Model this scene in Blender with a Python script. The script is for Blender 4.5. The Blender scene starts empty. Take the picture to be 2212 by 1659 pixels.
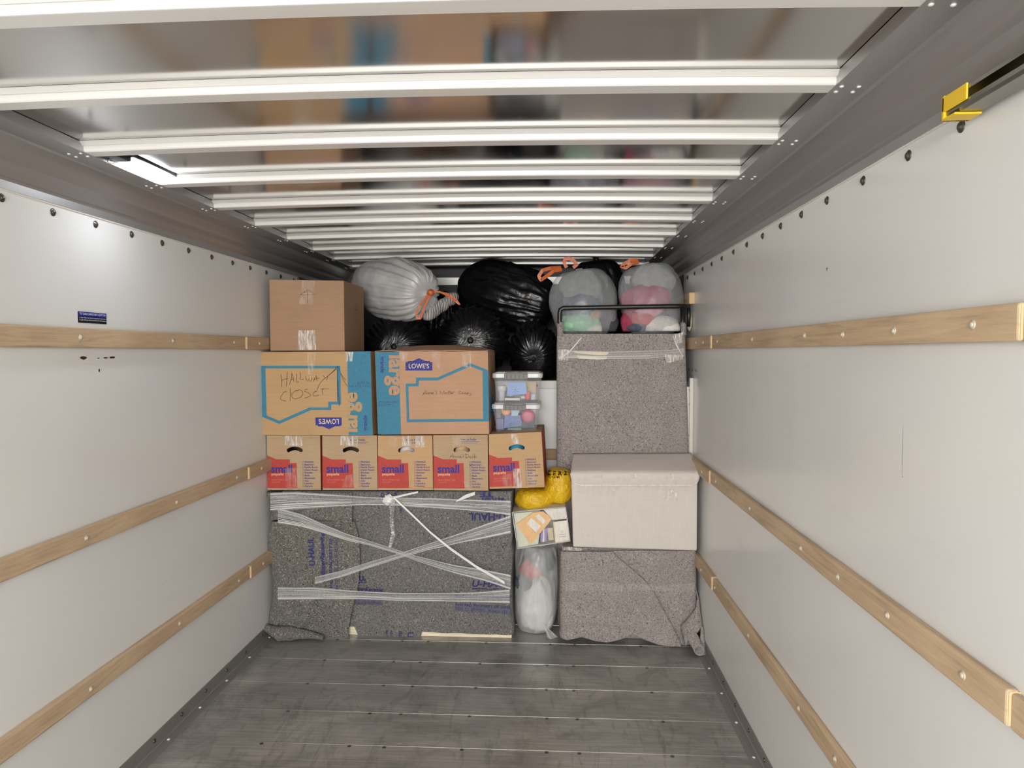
import bpy, math, random
from mathutils import Vector, Matrix, noise, geometry
from mathutils.bvhtree import BVHTree
V = Vector
sc = bpy.context.scene
COL = sc.collection

# ------------------------------------------------------------------ camera
F_PX, CXP, CYP = 1500.0, 1106.0, 829.5
CAM = V((0.3822, 0.0, 1.5739))
YAW, PITCH, ROLL = 0.0561, -0.0449, -0.0013
FW = V((-math.sin(YAW)*math.cos(PITCH), math.cos(YAW)*math.cos(PITCH), math.sin(PITCH)))
_rt = V((math.cos(YAW), math.sin(YAW), 0)); _up = _rt.cross(FW)
RT = _rt*math.cos(ROLL)+_up*math.sin(ROLL); UP = _up*math.cos(ROLL)-_rt*math.sin(ROLL)
cam = bpy.data.objects.new('camera', bpy.data.cameras.new('camera')); COL.objects.link(cam)
m = Matrix((RT, UP, -FW)).transposed().to_4x4(); m.translation = CAM
cam.matrix_world = m
cam.data.sensor_width = 36.0; cam.data.lens = F_PX/2212*36.0
cam.data.clip_start = 0.02
sc.camera = cam

# ------------------------------------------------------------------ light
w = bpy.data.worlds.new('world'); sc.world = w; w.use_nodes = True
bg = w.node_tree.nodes['Background']
bg.inputs[0].default_value = (1.0, 0.985, 0.965, 1); bg.inputs[1].default_value = 2.35
def area(name, loc, rot, sx, sy, power, col):
    l = bpy.data.lights.new(name, 'AREA'); l.shape = 'RECTANGLE'; l.size = sx; l.size_y = sy
    l.energy = power; l.color = col
    o = bpy.data.objects.new(name, l); COL.objects.link(o); o.location = loc; o.rotation_euler = rot
    return o
# lamp of the loading bay outside, shining in at the open rear door
area('loading_bay_lamp', (0.1, -3.0, 1.95), (math.radians(86), 0, 0), 2.0, 0.55, 104, (1.0, 0.98, 0.945))
sc.view_settings.view_transform = 'Standard'; sc.view_settings.look = 'None'
sc.view_settings.gamma = 1; sc.view_settings.use_curve_mapping = False
sc.view_settings.exposure = 0.55

# ------------------------------------------------------------------ helpers
def at(px, py, Y):
    d = FW + RT*((px-CXP)/F_PX) - UP*((py-CYP)/F_PX)
    return CAM + d*((Y-CAM.y)/d.y)
def rnd(a, b): return random.uniform(a, b)
random.seed(4)
def nz(x, y, z=0.0): return noise.noise(V((x, y, z)))
def lerp(a, b, t): return a+(b-a)*t
def interp(pts, t):               # pts: list of (t, v...) piecewise linear
    if t <= pts[0][0]: return pts[0][1:]
    for a, b in zip(pts, pts[1:]):
        if t <= b[0]:
            k = (t-a[0])/max(1e-9, b[0]-a[0]); return tuple(lerp(p, q, k) for p, q in zip(a[1:], b[1:]))
    return pts[-1][1:]

def tag(o, label=None, cat=None, group=None, kind=None):
    if label: o['label'] = label
    if cat: o['category'] = cat
    if group: o['group'] = group
    if kind: o['kind'] = kind
    return o
def wloc(o):
    p = V((0, 0, 0))
    while o: p += o.location; o = o.parent
    return p
def thing(name, label, cat, loc, group=None):
    o = bpy.data.objects.new(name, None); COL.objects.link(o); o.location = loc
    o.empty_display_size = 0.05
    return tag(o, label, cat, group)

class MB:
    def __init__(s): s.v = []; s.f = []; s.m = []; s.uv = {}
    def add(s, vs, fs, m=0):
        b = len(s.v); s.v += [V(p) for p in vs]
        for f in fs: s.f.append([i+b for i in f]); s.m.append(m)
        return b
    def box(s, x0, x1, y0, y1, z0, z1, m=0):
        s.add([(x, y, z) for z in (z0, z1) for y in (y0, y1) for x in (x0, x1)],
              [(0, 2, 3, 1), (4, 5, 7, 6), (0, 1, 5, 4), (2, 6, 7, 3), (0, 4, 6, 2), (1, 3, 7, 5)], m)
        return s
    def prism(s, front, off, m=0, cap=True):      # front: ccw seen from camera, off: vector to the back
        n = len(front); off = V(off); fr = [V(p) for p in front]
        fs = [[i, (i+1) % n, (i+1) % n+n, i+n][::-1] for i in range(n)]
        fs += [list(range(n)), list(range(2*n-1, n-1, -1))] if cap else [list(range(2*n-1, n-1, -1))]
        s.add(fr+[p+off for p in fr], fs, m); return s
    def poly(s, pts, m=0): s.add(pts, [list(range(len(pts)))], m); return s
    def holed(s, outer, holes, m=0):               # near-planar polygons in space with holes
        loops = [[V(p) for p in outer]]+[[V(p) for p in h] for h in holes]
        flat = [p for l in loops for p in l]
        tri = geometry.tessellate_polygon([[V((p.x, p.z, 0)) for p in l] for l in loops])
        fs = []
        for t in tri:
            a, b, c = [flat[i] for i in t]
            n = (b-a).cross(c-a); fs.append(t if n.y < 0 else t[::-1])
        s.add(flat, fs, m); return s
    def grid(s, fn, nu, nv, m=0, uv=True, closed_u=False):
        b = len(s.v)
        for j in range(nv+1):
            for i in range(nu+(0 if closed_u else 1)): s.v.append(V(fn(i/nu, j/nv)))
        W = nu if closed_u else nu+1
        for j in range(nv):
            for i in range(nu):
                i2 = (i+1) % W if closed_u else i+1
                f = [b+j*W+i, b+j*W+i2, b+(j+1)*W+i2, b+(j+1)*W+i]
                if uv: s.uv[len(s.f)] = [(i/nu, j/nv), ((i+1)/nu, j/nv), ((i+1)/nu, (j+1)/nv), (i/nu, (j+1)/nv)]
                s.f.append(f); s.m.append(m)
        return s
    def tube(s, path, r, n=10, m=0, cap=True):
        path = [V(p) for p in path]; b = len(s.v); prev = None
        for k, p in enumerate(path):
            t = (path[min(k+1, len(path)-1)]-path[max(k-1, 0)]).normalized()
            if prev is None:
                a = t.cross(V((0, 0, 1)) if abs(t.z) < .9 else V((1, 0, 0))).normalized()
            else: a = (prev-t*prev.dot(t)).normalized()
            prev = a; c = t.cross(a); rr = r[k] if isinstance(r, (list, tuple)) else r
            for i in range(n):
                th = 2*math.pi*i/n; s.v.append(p+a*math.cos(th)*rr+c*math.sin(th)*rr)
        for k in range(len(path)-1):
            for i in range(n):
                j = (i+1) % n
                s.f.append([b+k*n+i, b+k*n+j, b+(k+1)*n+j, b+(k+1)*n+i]); s.m.append(m)
        if cap:
            s.f.append([b+i for i in range(n)][::-1]); s.m.append(m)
            s.f.append([b+(len(path)-1)*n+i for i in range(n)]); s.m.append(m)
        return s
    def lathe(s, c, prof, axis=(0, 0, 1), n=20, m=0):   # prof: (radius, height)
        ax = V(axis).normalized(); a = ax.orthogonal().normalized(); d = ax.cross(a); c = V(c); b = len(s.v)
        for r, h in prof:
            for i in range(n):
                th = 2*math.pi*i/n; s.v.append(c+ax*h+(a*math.cos(th)+d*math.sin(th))*r)
        for k in range(len(prof)-1):
            for i in range(n):
                j = (i+1) % n
                s.f.append([b+k*n+i, b+k*n+j, b+(k+1)*n+j, b+(k+1)*n+i]); s.m.append(m)
        s.f.append([b+i for i in range(n)][::-1]); s.m.append(m)
        s.f.append([b+(len(prof)-1)*n+i for i in range(n)]); s.m.append(m)
        return s
    def ribbon(s, pts, wid, m=0, nrm=(0, -1, 0)):       # flat stroke, pts in space
        pts = [V(p) for p in pts]; nrm = V(nrm); L = []; R = []
        for k, p in enumerate(pts):
            t = (pts[min(k+1, len(pts)-1)]-pts[max(k-1, 0)]).normalized(); sd = t.cross(nrm).normalized()*wid*.5
            L.append(p+sd); R.append(p-sd)
        n = len(pts); s.add(L+R, [[k, k+n, k+n+1, k+1] for k in range(n-1)], m); return s
    def text(s, string, o, ax, ay, w=None, h=None, m=0, bold=0.0, shear=0.0, surf=None):
        vs, fs, (tw, th) = glyphs(string, bold, shear)
        o, ax, ay = V(o), V(ax), V(ay)
        sx = w/tw if w else h/th
        sy = h/th if h else sx
        P = [o+ax*(x*sx)+ay*(y*sy) for x, y in vs]
        if surf: P = [surf(p) for p in P]
        s.add(P, fs, m); return s
    def build(s, name, mats, parent=None, smooth=False, bevel=0, sub=0, solid=0, origin=None):
        off = wloc(parent) if parent else (V(origin) if origin else V((0, 0, 0)))
        me = bpy.data.meshes.new(name); me.from_pydata([p-off for p in s.v], [], s.f)
        if not isinstance(mats, (list, tuple)): mats = [mats]
        for mm in mats: me.materials.append(mm)
        me.polygons.foreach_set('material_index', s.m)
        if s.uv:
            ul = me.uv_layers.new(name='uv')
            for fi, co in s.uv.items():
                for li, c in zip(me.polygons[fi].loop_indices, co): ul.data[li].uv = c
        me.update(); me.validate()
        if smooth: me.polygons.foreach_set('use_smooth', [True]*len(me.polygons))
        o = bpy.data.objects.new(name, me); COL.objects.link(o)
        if parent: o.parent = parent
        elif origin: o.location = off
        if solid:
            md = o.modifiers.new('solid', 'SOLIDIFY'); md.thickness = solid; md.offset = 1
        if bevel:
            md = o.modifiers.new('bevel', 'BEVEL'); md.width = bevel; md.segments = 2; md.limit_method = 'ANGLE'; md.angle_limit = math.radians(50)
        if sub:
            md = o.modifiers.new('sub', 'SUBSURF'); md.levels = sub; md.render_levels = sub
        return o
def copy_to(o, parent, delta):
    c = o.copy(); COL.objects.link(c); c.parent = parent; c.location = o.location+V(delta); return c
_gc = {}
def glyphs(string, bold=0.0, shear=0.0):
    k = (string, bold, shear)
    if k not in _gc:
        cu = bpy.data.curves.new('t', 'FONT'); cu.body = string; cu.size = 1; cu.offset = bold; cu.shear = shear
        cu.resolution_u = 3; cu.fill_mode = 'FRONT'
        ob = bpy.data.objects.new('t', cu); COL.objects.link(ob)
        dg = bpy.context.evaluated_depsgraph_get(); me = ob.evaluated_get(dg).to_mesh()
        vs = [(v.co.x, v.co.y) for v in me.vertices]; fs = [list(p.vertices) for p in me.polygons]
        ob.evaluated_get(dg).to_mesh_clear(); bpy.data.objects.remove(ob); bpy.data.curves.remove(cu)
        x0 = min(v[0] for v in vs); y0 = min(v[1] for v in vs)
        vs = [(a-x0, b-y0) for a, b in vs]
        _gc[k] = (vs, fs, (max(v[0] for v in vs), max(v[1] for v in vs)))
    return _gc[k]

# ------------------------------------------------------------------ materials
def lin(c):
    if isinstance(c, str): c = [int(c[i:i+2], 16)/255 for i in (0, 2, 4)]
    return tuple((x/12.92 if x <= .04045 else ((x+.055)/1.055)**2.4) for x in c)+(1,)
class NT:
    def __init__(s, name):
        s.mat = bpy.data.materials.new(name); s.mat.use_nodes = True; s.nt = s.mat.node_tree; s.n = s.nt.nodes; s.l = s.nt.links
        s.b = s.n['Principled BSDF']; s.out = s.n['Material Output']
    def node(s, t, **k):
        n = s.n.new(t)
        for a, v in k.items():
            if a in n.inputs.keys(): n.inputs[a].default_value = v
            else: setattr(n, a, v)
        return n
    def coord(s, scale=(1, 1, 1), rot=(0, 0, 0), src='Object'):
        tc = s.node('ShaderNodeTexCoord'); mp = s.node('ShaderNodeMapping')
        mp.inputs['Scale'].default_value = scale; mp.inputs['Rotation'].default_value = rot
        s.l.new(tc.outputs[src], mp.inputs[0]); return mp.outputs[0]
    def noise(s, vec, scale, detail=4, rough=.55, dist=0):
        n = s.node('ShaderNodeTexNoise'); n.inputs['Scale'].default_value = scale; n.inputs['Detail'].default_value = detail
        n.inputs['Roughness'].default_value = rough; n.inputs['Distortion'].default_value = dist
        s.l.new(vec, n.inputs['Vector']); return n.outputs['Fac']
    def ramp(s, fac, stops):
        r = s.node('ShaderNodeValToRGB'); e = r.color_ramp.elements
        while len(e) < len(stops): e.new(.5)
        for k, (p, c) in enumerate(stops):
            e[k].position = p; e[k].color = c if len(c) == 4 else tuple(c)+(1,)
        s.l.new(fac, r.inputs[0]); return r.outputs[0]
    def mix(s, fac, a, b, mode='MIX'):
        n = s.node('ShaderNodeMix', data_type='RGBA', blend_type=mode)
        for sock, x in ((n.inputs[0], fac), (n.inputs[6], a), (n.inputs[7], b)):
            if hasattr(x, 'links'): s.l.new(x, sock)
            else: sock.default_value = x
        return n.outputs[2]
    def set(s, **k):
        for a, v in k.items():
            a = a.replace('_', ' ')
            if hasattr(v, 'links'): s.l.new(v, s.b.inputs[a])
            else: s.b.inputs[a].default_value = v
        return s
    def bump(s, h, strength=.3, dist=.01):
        n = s.node('ShaderNodeBump'); n.inputs['Strength'].default_value = strength; n.inputs['Distance'].default_value = dist
        s.l.new(h, n.inputs['Height']); s.l.new(n.outputs[0], s.b.inputs['Normal']); return n.outputs[0]
def g(x): return (x, x, x, 1)
def simple(name, col, rough=.5, metal=0.0, spec=.5, var=0.06, vs=6):
    t = NT(name); c = lin(col); f = t.noise(t.coord(), vs, 4)
    k = t.ramp(f, [(.3, tuple(x*(1-var) for x in c[:3])), (.7, tuple(min(1, x*(1+var)) for x in c[:3]))])
    t.set(Base_Color=k, Roughness=rough, Metallic=metal, Specular_IOR_Level=spec); return t.mat
def cardboard(name, col):
    t = NT(name); c = lin(col)
    a = t.noise(t.coord((3, 3, 60)), 2.2, 3); b = t.noise(t.coord(), 5, 5, .65); f = t.noise(t.coord((1, 1, 2)), 140, 2)
    k = t.mix(b, tuple(x*.86 for x in c[:3])+(1,), tuple(x*1.1 for x in c[:3])+(1,))
    k = t.mix(.045, k, t.ramp(a, [(.35, g(.1)), (.65, g(.9))]), 'OVERLAY')
    k = t.mix(.10, k, f, 'OVERLAY')
    t.set(Base_Color=k, Roughness=.72, Specular_IOR_Level=.25); t.bump(a, .06, .003); return t.mat
def ink(name, col, wear=.12):
    t = NT(name); c = lin(col); f = t.noise(t.coord(), 60, 4, .7)
    t.set(Base_Color=t.ramp(f, [(.3, tuple(x*(1-wear) for x in c[:3])), (.7, tuple(min(1, x*(1+wear)) for x in c[:3]))]), Roughness=.6, Specular_IOR_Level=.3); return t.mat
def felt(name, dark, mid, light, sc_=1.0):
    t = NT(name)
    a = t.noise(t.coord(), 150*sc_, 3, .7, .6); b = t.noise(t.coord((1, 1, 1.6)), 320*sc_, 2, .7, .8); lo = t.noise(t.coord(), 7, 3)
    k = t.ramp(a, [(.32, lin(dark)), (.46, lin(mid)), (.56, lin(mid)), (.70, lin(light))])
    d = t.ramp(b, [(.30, g(.25)), (.42, g(1))])
    k = t.mix(.8, k, d, 'MULTIPLY'); k = t.mix(.18, k, lo, 'OVERLAY')
    t.set(Base_Color=k, Roughness=.95, Specular_IOR_Level=.1, Sheen_Weight=.15); t.bump(a, .5, .004); return t.mat
def wood(name, col, axis='y'):
    t = NT(name); c = lin(col)
    s = {'y': (22, 1.3, 22), 'x': (1.3, 22, 22)}[axis]
    a = t.noise(t.coord(s), 1.7, 5, .6, 1.2); b = t.noise(t.coord(tuple(x*6 for x in s)), 2.0, 3, .6); lo = t.noise(t.coord(), 1.6, 3)
    k = t.ramp(a, [(.28, tuple(x*.70 for x in c[:3])), (.5, c[:3]), (.75, tuple(min(1, x*1.16) for x in c[:3]))])
    k = t.mix(.18, k, b, 'OVERLAY'); k = t.mix(.35, k, lo, 'OVERLAY')
    t.set(Base_Color=k, Roughness=.55, Specular_IOR_Level=.35); t.bump(a, .08, .002); return t.mat
def film(name, col=(.85, .87, .9), amount=.4, streak=None, rough=.22, bumpy=0.0, bscale=30, src='Object', vary=.25):
    # clear or milky plastic film: see-through mixed with a glossy pale sheet
    t = NT(name); t.set(Base_Color=tuple(col)+(1,), Roughness=rough, Specular_IOR_Level=.8)
    tr = t.node('ShaderNodeBsdfTransparent'); mx = t.node('ShaderNodeMixShader')
    f = t.noise(t.coord(streak or (1, 1, 1), src=src), bscale, 4, .6)
    fac = t.ramp(f, [(.36, g(max(.02, amount-vary))), (.66, g(min(1, amount+vary)))])
    t.l.new(fac, mx.inputs[0]); t.l.new(tr.outputs[0], mx.inputs[1]); t.l.new(t.b.outputs[0], mx.inputs[2]); t.l.new(mx.outputs[0], t.out.inputs[0])
    if bumpy: t.bump(f, bumpy, .01)
    return t.mat
def brushed(name, col, rough, stretch, metal=1.0, var=.08, bump=.02, sc_=1.0, rvar=.0):
    t = NT(name); c = lin(col); f = t.noise(t.coord(stretch), 3*sc_, 4, .6); lo = t.noise(t.coord((1, .6, 1)), 2.5, 4)
    k = t.mix(f, tuple(x*(1-var) for x in c[:3])+(1,), tuple(min(1, x*(1+var)) for x in c[:3])+(1,))
    t.set(Base_Color=k, Metallic=metal, Roughness=t.ramp(lo, [(.3, g(max(0, rough-rvar))), (.7, g(rough+rvar))]))
    if bump: t.bump(f, bump, .002)
    return t.mat

M = {}
def wall_mat():
    t = NT('white_panel'); lo = t.noise(t.coord((1, .8, 1)), 1.1, 3); sp = t.noise(t.coord((1, .25, 2)), 9, 5, .7)
    wv = t.noise(t.coord((1, 2.4, .4)), 1.2, 2)
    k = t.ramp(lo, [(.3, lin('dfdedb')), (.7, lin('e5e4e1'))]); k = t.mix(t.ramp(sp, [(.60, g(0)), (.8, g(.10))]), k, lin('9a9184'))
    t.set(Base_Color=k, Roughness=t.ramp(lo, [(.3, g(.17)), (.7, g(.25))]), Specular_IOR_Level=.35); t.bump(wv, .12, .02); return t.mat
M['wall'] = wall_mat()
def floor_mat():
    t = NT('floor_aluminium'); s = t.noise(t.coord((1.2, 40, 1)), 2.5, 5, .65); lo = t.noise(t.coord((1, 1.6, 1)), 2.2, 5, .65, .6); sw = t.noise(t.coord((2.2, .9, 1), (0, 0, .7)), 2.6, 6, .7, 2.2)
    k = t.ramp(lo, [(.28, lin('82807e')), (.52, lin('a3a19d')), (.74, lin('bfbcb7'))])
    k = t.mix(.55, k, s, 'OVERLAY'); k = t.mix(t.ramp(sw, [(.53, g(0)), (.62, g(.28)), (.68, g(.05))]), k, lin('4b4946'))
    arc = t.noise(t.coord((7, .9, 1), (0, 0, .35)), 1.6, 5, .7, 1.6); k = t.mix(t.ramp(arc, [(.60, g(0)), (.66, g(.30)), (.70, g(0))]), k, lin('3c3a38'))
    t.set(Base_Color=k, Metallic=.45, Roughness=t.ramp(lo, [(.3, g(.40)), (.7, g(.28))])); t.bump(s, .05, .002); return t.mat
M['floor'] = floor_mat()
M['bead'] = brushed('floor_seam', 'b9b6b1', .3, (1, 30, 1))
M['skin'] = brushed('roof_skin', 'c4c2bf', .13, (1.2, 60, 1), var=.04, bump=.012, rvar=.04)
M['rib'] = brushed('roof_rib', 'eeece8', .36, (1, 50, 1), var=.04, metal=.3)
M['cove'] = brushed('cove_metal', 'b1b0b0', .42, (40, .8, 40), metal=.8, var=.05)
M['kick'] = brushed('kick_plate', '8f8c88', .45, (40, .8, 40), metal=.35)
M['bolt'] = simple('bolt_steel', '8a8680', .3, 1.0)
M['darkbolt'] = simple('dark_steel', '6c6862', .32, .9)
M['screw'] = simple('screw_steel', 'd6ccb8', .35, .4)
M['rivet'] = simple('rivet_steel', 'e2dfda', .35, .2)
M['wood'] = wood('rail_wood', 'c6ac8c')
M['woodend'] = simple('end_grain', 'd8b98d', .7)
M['woodx'] = wood('rail_wood_across', 'b89a78', 'x')
M['pale'] = wood('pale_board', 'f0e2c4', 'x')
M['cardA'] = cardboard('cardboard_brown', 'a8876b'); M['cardB'] = cardboard('cardboard_tan', 'bd9a70')
M['cardC'] = cardboard('cardboard_pinkish', 'bd9678'); M['cardD'] = cardboard('cardboard_small', 'b89d7d')
M['cardE'] = cardboard('cardboard_small_warm', 'c39f76')
M['blue'] = ink('blue_ink', '3f7f99'); M['navy'] = ink('navy_ink', '38398a'); M['red'] = ink('red_ink', 'b8463e')
M['pink'] = ink('pink_ink', 'd98d79'); M['mark'] = ink('marker_ink', '3b2c24'); M['cream'] = ink('cream_print', 'e5c096'); M['pal'] = ink('logo_white', 'e0cdb8')
M['violet'] = ink('violet_ink', '4a4490')
M['feltD'] = felt('dark_felt', '1d1b1a', '716e69', 'c6c2bc'); M['feltM'] = felt('mid_felt', '2c2a28', '767370', 'b4b1ab')
M['feltL'] = felt('light_felt', '484443', '9c9491', 'cbc4bf')
M['stamp'] = ink('blanket_print', '34336e', .3); M['stampbg'] = ink('blanket_print_ground', '62626b', .3)
M['black'] = None
def black_mat():
    t = NT('black_plastic'); a = t.noise(t.coord((1, 1, 1)), 11, 3, .55, 2.0)
    t.set(Base_Color=(.006, .006, .007, 1), Roughness=.24, Specular_IOR_Level=.34); t.bump(a, .22, .02); return t.mat
M['black'] = black_mat()
M['tube'] = simple('black_tube', '161616', .33)
M['tape'] = film('packing_tape', (.88, .82, .74), .42, (9, 1, 1.4), .16, .6, 12, vary=.36)
M['tapef'] = film('packing_tape_faint', (.85, .78, .68), .14, (7, 1, 1.4), .18, .5, 10, vary=.12)
def wrap_mat():
    t = NT('stretch_wrap'); t.set(Base_Color=(.9, .89, .87, 1), Roughness=.22, Specular_IOR_Level=.8)
    a = t.noise(t.coord((.55, 6, 1), src='UV'), 1.9, 4, .65); hi = t.noise(t.coord((1.2, 22, 1), src='UV'), 2.0, 2, .6)
    st = t.mix(1, t.ramp(a, [(.40, g(.06)), (.52, g(.26)), (.64, g(.9))]), t.ramp(hi, [(.52, g(.0)), (.70, g(.55))]), 'LIGHTEN')
    sep = t.node('ShaderNodeSeparateXYZ'); t.l.new(t.coord(src='UV'), sep.inputs[0])
    ed = t.ramp(sep.outputs[1], [(0, g(.6)), (.05, g(.6)), (.09, g(0)), (.91, g(0)), (.95, g(.7)), (1, g(.7))])
    tr = t.node('ShaderNodeBsdfTransparent'); mx = t.node('ShaderNodeMixShader'); t.l.new(t.mix(1, st, ed, 'LIGHTEN'), mx.inputs[0])
    t.l.new(tr.outputs[0], mx.inputs[1]); t.l.new(t.b.outputs[0], mx.inputs[2]); t.l.new(mx.outputs[0], t.out.inputs[0]); t.bump(a, .5, .01); return t.mat
M['wrap'] = wrap_mat()
M['strap'] = film('twisted_wrap', (.95, .94, .92), .85, (3, 8, 1), .3, .3, 3, src='UV', vary=.15)
M['clearbag'] = film('clear_bag', (.62, .64, .66), .30, (1, 1, .5), .28, .5, 9, vary=.09)
M['milkbag'] = film('milky_bag', (.80, .81, .80), .42, (1, 1, .3), .3, .6, 14, vary=.10)
M['whitebag'] = film('white_bag', (.82, .81, .80), .66, (1, 1, 1), .3, .45, 9, vary=.08)
M['clear'] = film('clear_plastic', (.8, .84, .9), .16, None, .08, 0, 12, vary=.07)
M['lid'] = film('lid_plastic', (.72, .73, .72), .82, None, .3, 0, 12, vary=.08)
M['grey'] = simple('grey_plastic', '6b6967', .45)
M['orange'] = simple('orange_drawstring', 'c9622c', .4, vs=40, var=.2)
M['linen'] = None
def linen_mat():
    t = NT('linen_fabric'); a = t.noise(t.coord((160, 160, 6)), 1.6, 3, .6); b = t.noise(t.coord((6, 6, 160)), 1.6, 3, .6)
    k = t.mix(t.mix(.5, a, b), lin('c4bbb3'), lin('e3dbd4')); t.set(Base_Color=k, Roughness=.85, Specular_IOR_Level=.2); t.bump(a, .15, .002); return t.mat
M['linen'] = linen_mat()
M['piping'] = simple('white_piping', 'e2dad2', .7)
M['yellow'] = None
def yellow_mat():
    t = NT('yellow_plastic'); a = t.noise(t.coord(), 18, 4, .6, 1.2)
    t.set(Base_Color=t.ramp(a, [(.3, lin('d9a812')), (.7, lin('f2cb2c'))]), Roughness=.38, Specular_IOR_Level=.5, Subsurface_Weight=.0); t.bump(a, .7, .02); return t.mat
M['yellow'] = yellow_mat()
M['yel2'] = simple('yellow_cap', 'e8c01f', .35)
M['steel'] = brushed('track_steel', '8f8f8a', .3, (40, .8, 40))
M['galv'] = simple('white_metal', 'd5d0c6', .35, .0)
M['greymetal'] = simple('grey_metal', '8d9296', .4, .3)
def cloth(name, col): return simple(name, col, .9, 0, .15, .18, 30)

# ================================================================== setting
XL, XR = -1.1926, 1.1926
YB, YA, YF = -0.92, 5.2, 4.21        # rear opening, attic front, front wall
ZW, ZC, ZR, ZAT = 2.0468, 2.1814, 2.2105, 1.406
def struct(o): o['kind'] = 'structure'; return o

b = MB(); n = 0
b.add([(XL, YB, 0), (XR, YB, 0), (XR, YF+.02, 0), (XL, YF+.02, 0), (XL, YB, -.05), (XR, YB, -.05), (XR, YF+.02, -.05), (XL, YF+.02, -.05)],
      [(0, 1, 2, 3), (7, 6, 5, 4), (0, 4, 5, 1), (1, 5, 6, 2), (2, 6, 7, 3), (3, 7, 4, 0)])
seam0 = 3.701
seams = [seam0-.254*k for k in range(-2, 12)]
for y in seams:
    b.box(XL+.043, XR-.043, y-.0012, y+.0012, 0, .0012, 1)
floor = struct(b.build('floor', [M['floor'], M['bead']]))
sm = MB(); sm.lathe((0, 0, 0), [(.0078, 0), (.0078, .0014), (.004, .0024)], n=10)
first = None
for y in seams[2:7]:
    for x in (-.78, -.42, -.28, .03, .37, .50, .86):
        x2 = x+nz(y*3, x)*.02
        if first is None:
            first = sm.build('screw', M['darkbolt'], floor); first.location = (x2, y-.013, 0)
        else:
            c = first.copy(); COL.objects.link(c); c.parent = floor; c.location = (x2, y-.013, 0)

def wall(name, x, s):
    b = MB(); b.box(min(x, x+s*.03), max(x, x+s*.03), YB, YA, 0, ZC+.06)
    return struct(b.build(name, M['wall']))
wl = wall('wall_left', XL, -1); wr = wall('wall_right', XR, 1)
def row(parent, proto, pts):
    f = None
    for p in pts:
        if f is None: f = proto(); f.parent = parent; f.location = p
        else:
            c = f.copy(); COL.objects.link(c); c.parent = parent; c.location = p
def dome(name, mat, r, axis, h=.45, ring=True):
    def mk():
        b = MB(); pr = [(r, 0), (r, r*.1), (r*.72, r*.22), (r*.66, r*.22), (r*.6, r*h), (r*.3, r*(h+.12)), (.0006, r*(h+.15))] if ring else [(r, 0), (r*.85, r*.4), (r*.4, r*.6), (.0005, r*.65)]
        b.lathe((0, 0, 0), pr, axis, 14); return b.build(name, mat, smooth=True)
    return mk
YSL = [2.135-.206*k for k in range(14, 0, -1)]+[2.1349, 2.3408, 2.5482, 2.7537, 2.9591, 3.1658, 3.377, 3.5782]+[3.785+.206*k for k in range(5)]
YSR = [1.443, 1.6462, 1.8758, 2.1125, 2.3203, 2.5245, 2.7339, 2.9481, 3.1597]+[3.37+.208*k for k in range(7)]
row(wl, dome('bolt', M['darkbolt'], .0125, (1, 0, 0)), [(XL, y, 2.020) for y in YSL])
row(wr, dome('bolt', M['darkbolt'], .0125, (-1, 0, 0)), [(XR, y, 2.020) for y in YSR])
# scuffs on the left wall
for (px, py, dx, dz, sy_, sz_) in ((180, 773, .018, .005, 2.259, 1.559), (212, 774, .006, .002, 2.336, 1.557), (228, 773, .014, .002, 2.376, 1.558), (242, 772, .016, .004, 2.4125, 1.559), (214, 800, .004, .006, 2.339, 1.5146)):
    p = V((XL, sy_, sz_))
    b = MB(); K = [(XL+.0006, p.y+math.cos(a)*dx*(1+.4*nz(a*3, px)), p.z+math.sin(a)*dz*(1+.6*nz(a*2, py))) for a in [i*math.pi/6 for i in range(12)]]
    b.poly(K); b.build('scuff', M['mark'], wl)
for (dx, dz, sy_, sz_) in ((.0006, .06, 1.641, 1.347), (.0015, .002, 1.6385, 1.287), (.012, .001, 2.103, 1.820), (.002, .008, 2.104, 1.819)):
    p = V((XR, sy_, sz_))
    b = MB(); b.poly([(XR-.0006, p.y+math.cos(a)*dx, p.z+math.sin(a)*dz) for a in [i*math.pi/6 for i in range(12)]][::-1]); b.build('scuff', M['greymetal'], wr)

# roof: one mirror-like skin over cross ribs
def crown(x): return .012*max(0, 1-(x/1.03)**2)
b = MB(); NX = 24
b.grid(lambda u, v: (lerp(XL, XR, u), lerp(YB, YA, v), ZR+crown(lerp(XL, XR, u))), NX, 40)
b.grid(lambda u, v: (lerp(XL, XR, u), lerp(YA, YB, v), ZR+.03+crown(lerp(XL, XR, u))), NX, 2)
ceil = struct(b.build('ceiling', M['skin'], smooth=True))
for k in range(-3, 10):
    y0 = 1.2401+.4064*k
    prof = [(y0-.019, ZR-.0005), (y0-.017, ZR-.0015), (y0-.0062, ZR-.0115), (y0-.005, ZR-.0115), (y0-.0042, ZR-.004), (y0-.001, ZR-.004), (y0, ZR-.0115), (y0, ZC+.004), (y0+.003, ZC+.001), (y0+.006, ZC+.0005), (y0+.050, ZC+.0005), (y0+.054, ZC+.003), (y0+.055, ZR-.003), (y0+.070, ZR-.001)]
    K = len(prof)-1
    b = MB(); b.grid(lambda u, v: (lerp(-1.10, 1.10, u), prof[round(v*K)][0], prof[round(v*K)][1]+crown(lerp(-1.1, 1.1, u))), NX, K)
    b.build('roof_rib', M['rib'], ceil)
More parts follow.
